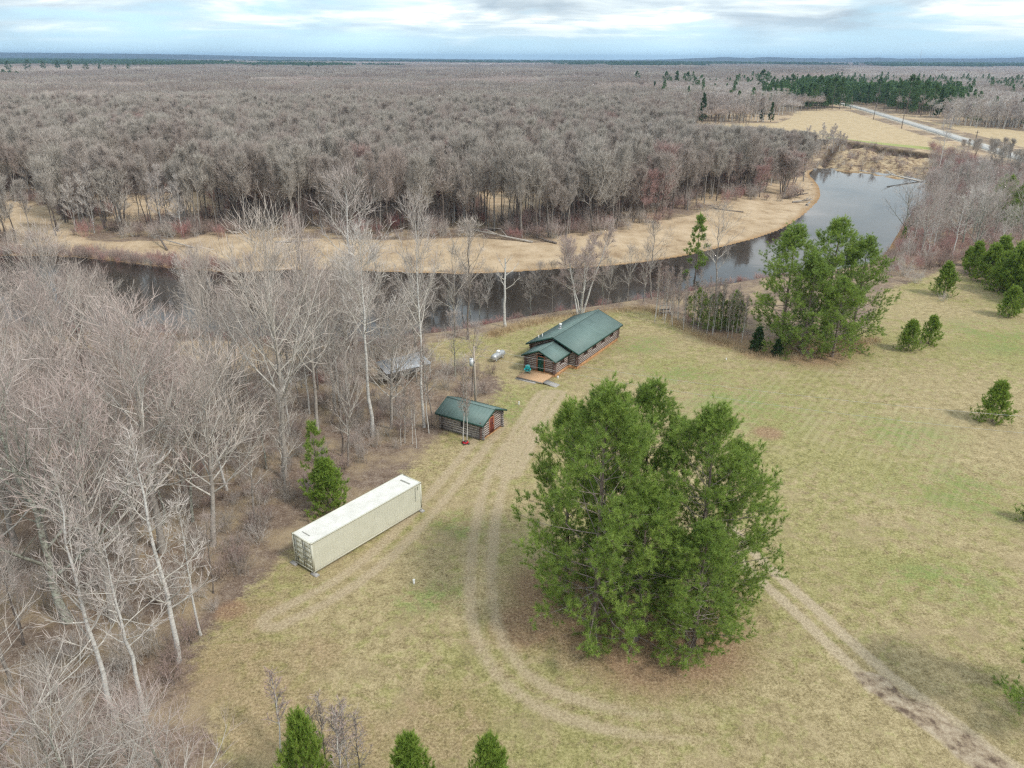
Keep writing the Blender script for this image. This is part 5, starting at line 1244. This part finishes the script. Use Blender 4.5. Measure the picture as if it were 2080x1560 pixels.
for q in (-1, 1): m.tube([(-.1, q * shw, 0), (-.1, q * shw, -.15)], .16, 8, MAT['wood_grey']); m.tube([(Ls + .1, q * shw, 0), (Ls + .1, q * shw, -.15)], .16, 8, MAT['wood_grey'])
m.obj('corner_stone', shd)

# open shelter with a patched metal roof among the trees
sx, sy = at(805, 775); she = empty('metal_roof_shelter', (-13.6, 90.2, h1(-13.6, 90.2)), .62); tag(she, 'low open wooden shelter with a patched bare metal roof among the trees', 'shelter')
m = MB(); rr = random.Random(3)
for i_ in range(7):
    a = -3.2 + i_ * .9; z0, z1 = 2.1 + rr.uniform(-.05, .05), 2.75 + rr.uniform(-.05, .05)
    for k in range(9):
        xa = a + k * .1; V = [(xa, -1.4 + rr.uniform(-.04, .04), z0), (xa + .05, -1.4, z0 + .02), (xa + .05, 1.6, z1 + .02), (xa, 1.6, z1)]
        slab(m, [(xa, -1.4, z0 + .02 * (k % 2)), (xa + .1, -1.4, z0 + .02 * ((k + 1) % 2)), (xa + .1, 1.6, z1 + .02 * ((k + 1) % 2)), (xa, 1.6, z1 + .02 * (k % 2))], .012, 'metal_sheet' if i_ not in (0, 1) else 'metal_dark')
m.obj('roof', she)
for x in (-3.0, -1.0, 1.0, 3.0):
    for y in (-1.2, 1.4):
        m = MB(); m.tube([(x, y, -.5), (x, y, 2.05 if y < 0 else 2.6)], .07, 7, MAT['wood_grey']); m.obj('post', she)
m = MB(); m.box((-3.1, -1.28, 1.9), (3.1, -1.18, 2.05), MAT['wood_grey']); m.box((-3.1, 1.35, 2.45), (3.1, 1.45, 2.6), MAT['wood_grey']); m.obj('beam', she)
m = MB(); 
for k in range(6): m.box((-3.0, 1.48, .1 + k * .3), (3.0, 1.52, .37 + k * .3), MAT['wood_grey'])
m.obj('back_wall', she)

# ------------------------------------------------------------------ cargo container
con = empty('cargo_container', (-15.62, 50.20, h1(-15.62, 50.2) + .12), .9042); tag(con, 'long beige steel cargo container with a white roof, standing on timber blocks', 'container')
CL, CW, CHt = 12.19, 2.44, 2.77
def corr(m, L, z0, z1, y, out, mat, n_):
    """corrugated sheet along x between 0.1 and L-0.1 at y; out = direction of the flutes"""
    X = []; Y = []; p = (L - .3) / n_; x = .15
    for k in range(n_): X += [x, x + p * .35, x + p * .5, x + p * .85]; Y += [y, y, y - out * .045, y - out * .045]; x += p
    X.append(L - .15); Y.append(y); n0 = len(X)
    V = [(a, b, z0) for a, b in zip(X, Y)] + [(a, b, z1) for a, b in zip(X, Y)]
    Q = [(i_, i_ + 1, n0 + i_ + 1, n0 + i_) if out < 0 else (i_ + 1, i_, n0 + i_, n0 + i_ + 1) for i_ in range(n0 - 1)]
    m.add(V, Q=Q, mat=mat)
for (y, out) in ((.03, -1), (CW - .03, 1)):
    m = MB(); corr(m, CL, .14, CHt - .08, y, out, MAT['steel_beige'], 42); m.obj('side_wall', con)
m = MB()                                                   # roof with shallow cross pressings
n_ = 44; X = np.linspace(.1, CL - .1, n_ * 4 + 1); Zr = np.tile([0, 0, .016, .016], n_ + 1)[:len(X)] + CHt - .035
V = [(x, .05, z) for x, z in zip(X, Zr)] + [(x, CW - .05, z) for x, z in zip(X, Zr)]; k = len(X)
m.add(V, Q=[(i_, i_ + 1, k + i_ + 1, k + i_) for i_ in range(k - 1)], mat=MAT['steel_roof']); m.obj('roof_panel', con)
m = MB()
for y in (0, CW - .07):
    m.box((.18, y, 0), (CL - .18, y + .07, .15), MAT['steel_beige']); m.box((.1, y, CHt - .09), (CL - .1, y + .07, CHt - .012), MAT['steel_beige'])
for x in (0, CL - .15):
    for y in (0, CW - .15): m.box((x + .005, y + .005, .13), (x + .145, y + .145, CHt - .12), MAT['steel_beige'])
for x in (.003, CL - .08): m.box((x, .16, 0.01), (x + .077, CW - .16, .15), MAT['steel_beige']); m.box((x, .16, CHt - .14), (x + .077, CW - .16, CHt - .014), MAT['steel_beige'])
m.obj('frame', con)
for x in (-.005, CL - .173):
    for y in (-.005, CW - .157):
        for z in (-.005, CHt - .115):
            m = MB(); m.box((x, y, z), (x + .178, y + .162, z + .118), MAT['steel_beige'])
            m.box((x + .05, y + (-.003 if y < 1 else .160), z + .03), (x + .13, y + (.002 if y < 1 else .165), z + .09), MAT['iron']); m.obj('corner_casting', con)
m = MB(); V0 = []                                         # blind end wall
for k in range(8): m.box((CL - .06 - (k % 2) * .03, .16 + k * .265, .15), (CL - .03 - (k % 2) * .03, .16 + (k + 1) * .265, CHt - .14), MAT['steel_beige'])
m.obj('end_wall', con)
for q in (0, 1):                                           # doors
    y0 = .155 + q * 1.065; y1 = y0 + 1.062; m = MB()
    m.box((.045, y0, .16), (.075, y1, CHt - .15), MAT['steel_beige'])
    for k in range(5): m.box((.03, y0 + .06, .26 + k * .48), (.046, y1 - .06, .26 + k * .48 + .30), MAT['steel_beige'])
    for yy in (y0, y1 - .012): m.box((.036, yy, .16), (.048, yy + .012, CHt - .15), MAT['gasket'])
    dr_ = m.obj('door', con)
    for yy in (y0 + .26, y1 - .26):
        b = MB(); b.tube([(.0, yy, .08), (.0, yy, CHt - .08)], .019, 8, MAT['steel_light'])
        for zc in (.1, .8, 1.7, CHt - .12): b.box((-.02, yy - .04, zc - .04), (.045, yy + .04, zc + .04), MAT['steel_beige'])
        b.box((-.03, yy - .02, 1.12), (-.012, yy + .28, 1.17), MAT['steel_light']); b.obj('lock_rod', dr_)
    for k in range(4):
        b = MB(); yh = y0 - .03 if q == 0 else y1 + .0; b.tube([(.02, yh + .015, .35 + k * .6), (.02, yh + .015, .55 + k * .6)], .022, 6, MAT['steel_light']); b.obj('hinge', dr_)
    b = MB()
    if q == 0:
        b.box((.024, y0 + .50, .95), (.0295, y0 + .90, 1.20), MAT['plate_grey']); b.box((.024, y0 + .35, 1.98), (.0295, y0 + .92, 2.02), MAT['plate_grey'])
        b.box((.024, y0 + .35, 1.86), (.0295, y0 + .85, 1.895), MAT['plate_grey'])
    else:
        b.box((.024, y1 - .40, .42), (.0295, y1 - .18, .66), MAT['plate_dark']); b.box((.024, y1 - .4, 2.2), (.0295, y1 - .2, 2.24), MAT['plate_grey'])
    b.obj('marking', dr_)
m = MB()                                                   # small painted code marks on the side and roof
for k in range(11): m.box((CL - .78, -.0165, 2.45 - k * .13), (CL - .72, -.0125, 2.53 - k * .13), MAT['plate_grey'])
for k in range(3): m.box((CL - .50, -.0165, 2.45 - k * .12), (CL - .44, -.0125, 2.52 - k * .12), MAT['plate_dark'])
for k in range(9): m.box((.62, 1.0 + k * .11, CHt - .001), (.72, 1.07 + k * .11, CHt + .003), MAT['plate_grey'])
for k in range(10): m.box((CL - .95, .55 + k * .12, CHt - .001), (CL - .78, .64 + k * .12, CHt + .003), MAT['plate_grey'])
m.obj('marking', con)
def loc_w(ox, oy, th, l, s): return ox + math.cos(th) * l - math.sin(th) * s, oy + math.sin(th) * l + math.cos(th) * s
for l, s, lb in ((.05, -.05, 'grey timber block under the container corner by the lawn'), (-.05, CW + .02, 'grey timber block sticking out under the far door corner of the container'), (CL - .15, .05, 'timber block under the far lawn corner of the container'), (CL - .15, CW - .1, 'timber block under the container corner nearest the woods')):
    x, y = loc_w(-15.62, 50.20, .9042, l, s); z = h1(x, y); m = MB(); m.box((-.22, -.38, -.05), (.12, .34, .115), MAT['wood_grey']); m.box((-.20, -.36, .116), (.10, .32, .118), MAT['wood_grey'])
    o = m.obj('timber_block'); o.location = (x, y, z); o.rotation_euler = (0, 0, .9042 + .05); tag(o, lb, 'block', 'timber blocks under the container')

# ------------------------------------------------------------------ things around the cabin
def cabw(l, s): return loc_w(5.57, 96.21, 1.0306, l, s)
x, y = cabw(-5.35, .95)                                     # turquoise slatted garden chair
ch = empty('garden_chair', (x, y, cab.location.z + .34), 1.0306 + .45); tag(ch, 'turquoise slatted garden chair standing on the wooden deck', 'chair')
m = MB()
for k in range(6): m.hexa([(-.28 + k * .10, -.28, .34 - k * .025), (-.20 + k * .10, -.28, .33 - k * .025), (-.20 + k * .10, .28, .33 - k * .025), (-.28 + k * .10, .28, .34 - k * .025)][::1] + [(-.28 + k * .10, -.28, .365 - k * .025), (-.20 + k * .10, -.28, .355 - k * .025), (-.20 + k * .10, .28, .355 - k * .025), (-.28 + k * .10, .28, .365 - k * .025)], MAT['turquoise'])
m.obj('seat', ch)
m = MB()
for k in range(5):
    yy = -.25 + k * .11; hh = .98 - abs(k - 2) * .05; m.hexa([(.28, yy, .22), (.305, yy, .22), (.305, yy + .085, .22), (.28, yy + .085, .22), (.52, yy * 1.15, hh), (.545, yy * 1.15, hh), (.545, yy * 1.15 + .09, hh), (.52, yy * 1.15 + .09, hh)], MAT['turquoise'])
m.box((.30, -.30, .42), (.36, .30, .48), MAT['turquoise']); m.obj('backrest', ch)
for q in (-1, 1):
    m = MB(); m.box((-.34, q * .36 - .07, .54), (.42, q * .36 + .07, .565), MAT['turquoise']); m.obj('armrest', ch)
    m = MB(); m.box((-.32, q * .32 - .015, 0), (-.22, q * .32 + .015, .54), MAT['turquoise']); m.obj('leg', ch)
    m = MB(); m.hexa([(.42, q * .30 - .015, 0), (.52, q * .30 - .015, 0), (.52, q * .30 + .015, 0), (.42, q * .30 + .015, 0), (-.24, q * .30 - .015, .26), (-.18, q * .30 - .015, .36), (-.18, q * .30 + .015, .36), (-.24, q * .30 + .015, .26)], MAT['turquoise']); m.obj('leg', ch)

x, y, z = gat(1012, 730)                                    # gas tank
tk = empty('gas_tank', (x, y, z), 1.03); tag(tk, 'silver grey gas tank lying on its side left of the cabin', 'tank')
m = MB(); m.tube([(-1.45, 0, .62), (-1.4, 0, .62), (-1.25, 0, .62), (-1.05, 0, .62), (1.05, 0, .62), (1.25, 0, .62), (1.4, 0, .62), (1.45, 0, .62)], [.08, .24, .40, .46, .46, .40, .24, .08], 20, MAT['metal_grey']); m.obj('vessel', tk, True)
m = MB(); m.tube([(0, 0, 1.04), (0, 0, 1.24), (0, 0, 1.34), (0, 0, 1.38)], [.27, .27, .2, .05], 16, MAT['white_paint']); m.obj('dome', tk, True)
for q in (-.8, .8): m = MB(); m.box((q - .06, -.3, -.05), (q + .06, .3, .26), MAT['metal_grey']); m.obj('leg', tk)

x, y, z = gat(967, 842)                                    # utility pole
PH = top_h(967, 842, 704); up_ = empty('utility_pole', (x, y, z)); tag(up_, 'wooden utility pole with a grey transformer behind the small log shed', 'pole'); PX, PY = x, y
m = MB(); m.tube([(0, 0, -.5), (-.05, 0, PH * .5), (-.15, 0, PH)], [.15, .13, .10], 10, MAT['pole_wood']); m.obj('post', up_)
m = MB(); zc = PH * .78; m.tube([(-.42, -.1, zc - .4), (-.42, -.1, zc + .4)], .23, 16, MAT['transformer']); m.tube([(-.42, -.1, zc + .4), (-.42, -.1, zc + .47)], [.25, .2], 16, MAT['transformer']); m.box((-.2, -.14, zc - .1), (-.05, -.04, zc + .1), MAT['iron']); tf = m.obj('transformer', up_)
m = MB(); m.tube([(-.42, -.1, zc + .46), (-.42, -.1, zc + .66)], [.05, .03], 8, MAT['iron']); m.obj('insulator', tf)
m = MB(); m.tube([(-.1, 0, PH - .12), (.25, 0, PH - .05)], .03, 6, MAT['iron']); m.obj('insulator', up_)
for k, (ue, ve, dz) in enumerate([(2320, 862, -.15), (2320, 900, -1.0)]):
    ex, ey = at(ue, ve, 9.0); A_ = np.array([x - .1, y, z + PH + dz]); B_ = np.array([ex, ey, 9.0]); t = np.linspace(0, 1, 40)[:, None]
    P = A_ * (1 - t) + B_ * t; P[:, 2] -= 4 * 1.1 * (t * (1 - t))[:, 0]; m = MB(); m.tube(P, .011, 4, MAT['wire']); tag(m.obj('overhead_wire'), ('upper' if k == 0 else 'lower') + ' of two thin overhead wires crossing above the lawn from the utility pole', 'wire')

def pipe(u, v, h, r_, lb, ns='vent_pipe', cap=True):
    x, y, z = gat(u, v); e = empty(ns, (x, y, z)); tag(e, lb, 'pipe'); m = MB(); m.tube([(0, 0, -.1), (0, 0, h)], r_, 10, MAT['white_paint']); m.obj('tube', e)
    m = MB(); m.tube([(0, 0, h - .01), (0, 0, h + .06)], [r_ * 1.35, r_ * 1.2], 10, MAT['white_paint']); m.obj('cap', e)
pipe(841, 1186, .35, .08, 'short white pipe in the grass in front of the cargo container')
pipe(1054, 823, .42, .06, 'slim white pipe in the grass right of the small log shed')
pipe(1475, 731, .22, .07, 'short white pipe on the lawn before the river bend clump')
pipe(1133, 768, .22, .10, 'stubby white pipe at the cabin porch corner beside the ramp')
x, y, z = gat(946, 899); e = empty('push_mower', (x, y - .3, z), .4); tag(e, 'red push mower parked against the front wall of the log shed', 'mower')
m = MB(); m.box((-.3, -.24, .10), (.3, .24, .24), MAT['mower_red']); m.tube([(0, 0, .24), (0, 0, .38)], [.16, .12], 10, MAT['iron']); m.obj('body', e)
for q in (-1, 1):
    for p in (-1, 1): m = MB(); m.tube([(q * .26, p * .25, .11), (q * .26, p * .31, .11)], .11, 12, MAT['iron']); m.obj('wheel', e)
m = MB(); m.tube([(.28, -.2, .2), (.8, -.2, .85), (.8, .2, .85), (.28, .2, .2)], .015, 6, MAT['iron']); m.obj('handle', e)
x, y, z = gat(1351, 640); e = empty('wooden_bench', (x, y, z), .2); tag(e, 'dark wooden bench with a high back rail among the thin birches on the river bank', 'bench')
m = MB(); m.box((-.9, -.25, .42), (.9, .25, .48), MAT['bark_dark']); m.obj('seat', e)
m = MB(); m.box((-.9, .24, .75), (.9, .28, .95), MAT['bark_dark']); m.box((-.95, .23, 1.5), (.95, .29, 1.56), MAT['wood_grey']); m.obj('backrest', e)
for q in (-.85, .85): m = MB(); m.box((q - .05, -.22, -.1), (q + .05, -.12, .42), MAT['wood_grey']); m.obj('leg', e); m = MB(); m.box((q - .05, .16, -.1), (q + .05, .235, 1.56), MAT['wood_grey']); m.obj('leg', e)

# poles along the far road, radio mast
for k, (u, v, vt) in enumerate([(1774, 243, 208), (1831, 261, 222), (1977, 304, 265), (2051, 320, 287), (1727, 222, 196), (2200, 372, 318)]):
    x, y, z = gat(u, v); h = top_h(u, v, vt); e = empty('roadside_pole', (x, y, z)); nth = ('second', 'third', 'fourth', 'fifth', 'farthest', 'nearest')[k]
    tag(e, 'wooden power pole along the far road, ' + nth + ' from the far end' if k < 4 else nth + ' wooden power pole along the far road', 'pole', 'power poles along the far road')
    m = MB(); m.tube([(0, 0, -.5), (.1, 0, h)], [.24, .17], 8, MAT['bark_dark']); m.obj('post', e); m = MB(); m.box((-.9, -.08, h - .9), (1.0, .08, h - .74), MAT['bark_dark']); m.obj('crossarm', e)
mx_, my_ = at(1865, 140, 0.); mh = 40
for _ in range(30):
    if pj(mx_, my_, mh)[1] > 101: mh += 2.
m = MB(); k = 14
for q in range(3):
    a = q * 2.094; m.tube([(mx_ + math.cos(a), my_ + math.sin(a), -1), (mx_ + math.cos(a), my_ + math.sin(a), mh)], .22, 4, MAT['metal_grey'])
for j_ in range(k):
    for q in range(3):
        a = q * 2.094; b = a + 2.094; m.tube([(mx_ + math.cos(a), my_ + math.sin(a), mh * j_ / k), (mx_ + math.cos(b), my_ + math.sin(b), mh * (j_ + 1) / k)], .12, 3, MAT['metal_grey'])
tag(m.obj('radio_mast'), 'thin lattice radio mast rising above the far right horizon', 'mast')
# driftwood and fallen trunks
def log_(u, v, L, r_, rz, lb, mat='bark_dark', tilt=.1, br=3):
    x, y, z = gat(u, v); e = empty('fallen_log', (x, y, z), rz); tag(e, lb, 'log'); q = random.Random(int(u)); m = MB()
    m.tube([(0, 0, r_ * .7), (L * .5, .1, r_ * .8 + L * tilt * .5), (L, 0, r_ + L * tilt)], [r_, r_ * .8, r_ * .35], 7, MAT[mat]); m.obj('trunk', e)
    for _ in range(br):
        a = L * q.uniform(.4, .9); m = MB(); m.tube([(a, 0, r_ + a * tilt), (a + L * .15, q.uniform(-.5, .5) * L * .3, r_ + a * tilt + q.uniform(0, .12) * L), (a + L * .28, q.uniform(-.5, .5) * L * .4, r_ + a * tilt + q.uniform(0, .2) * L)], [r_ * .35, r_ * .25, .02], 5, MAT[mat]); m.obj('branch', e)
log_(1082, 494, 16, .28, 2.75, 'pale fallen trunk lying against brush above the sandbank', 'limb_grey')
log_(1130, 497, 6, .28, 2.5, 'short dark log on the sandbank edge right of the pale fallen trunk')
log_(340, 510, 9, .25, 2.2, 'dark forked trunk leaning on the sandbank at left', tilt=.35)
log_(395, 505, 12, .18, 2.7, 'thin grey fallen stem on the left sandbank', 'limb_grey')
log_(560, 494, 9, .22, .1, 'grey driftwood log at the right end of the left sandbank', 'limb_grey', .02)
log_(1590, 404, 11, .35, .5, 'big dark fallen tree jutting over the sandbank tip', tilt=.06, br=7)
log_(1610, 412, 8, .3, .4, 'grey driftwood tangle reaching the water at the sandbank tip', 'limb_grey', .03, 7)
log_(1510, 432, 9, .22, 2.9, 'small driftwood pile in the middle of the sandbank', 'bark_dark', .05, 6)
log_(1875, 372, 12, .35, 2.9, 'pale dead trunk lying at the foot of the crumbling bank', 'limb_pale', .18, 6)
log_(965, 470, 10, .3, .2, 'dark log lying in the dead grass behind the sandbank', 'bark_dark', .02, 2)
# ------------------------------------------------------------------ haze
hm = bpy.data.materials.new('haze'); hm.use_nodes = True; nt = hm.node_tree; nt.nodes.clear()
pv = nt.nodes.new('ShaderNodeVolumePrincipled'); ho = nt.nodes.new('ShaderNodeOutputMaterial'); nt.links.new(pv.outputs[0], ho.inputs['Volume'])
pv.inputs['Color'].default_value = (.40, .63, .95, 1); pv.inputs['Density'].default_value = 8.0e-5; pv.inputs['Anisotropy'].default_value = .2
bpy.context.view_layer.update(); hi_ = CH
for o in SC.objects:
    if o.type == 'MESH' and o.name not in ('ground',): hi_ = max(hi_, max((o.matrix_world @ Vector(c)).z for c in o.bound_box))
hb = MB(); hb.box((float(xs[0]) - 50, float(ys[0]) - 50, -6.5), (float(xs[-1]) + 50, float(ys[-1]) + 50, hi_ + 4), hm); print('HAZE TOP', hi_); tag(hb.obj('haze'), kind='stuff')
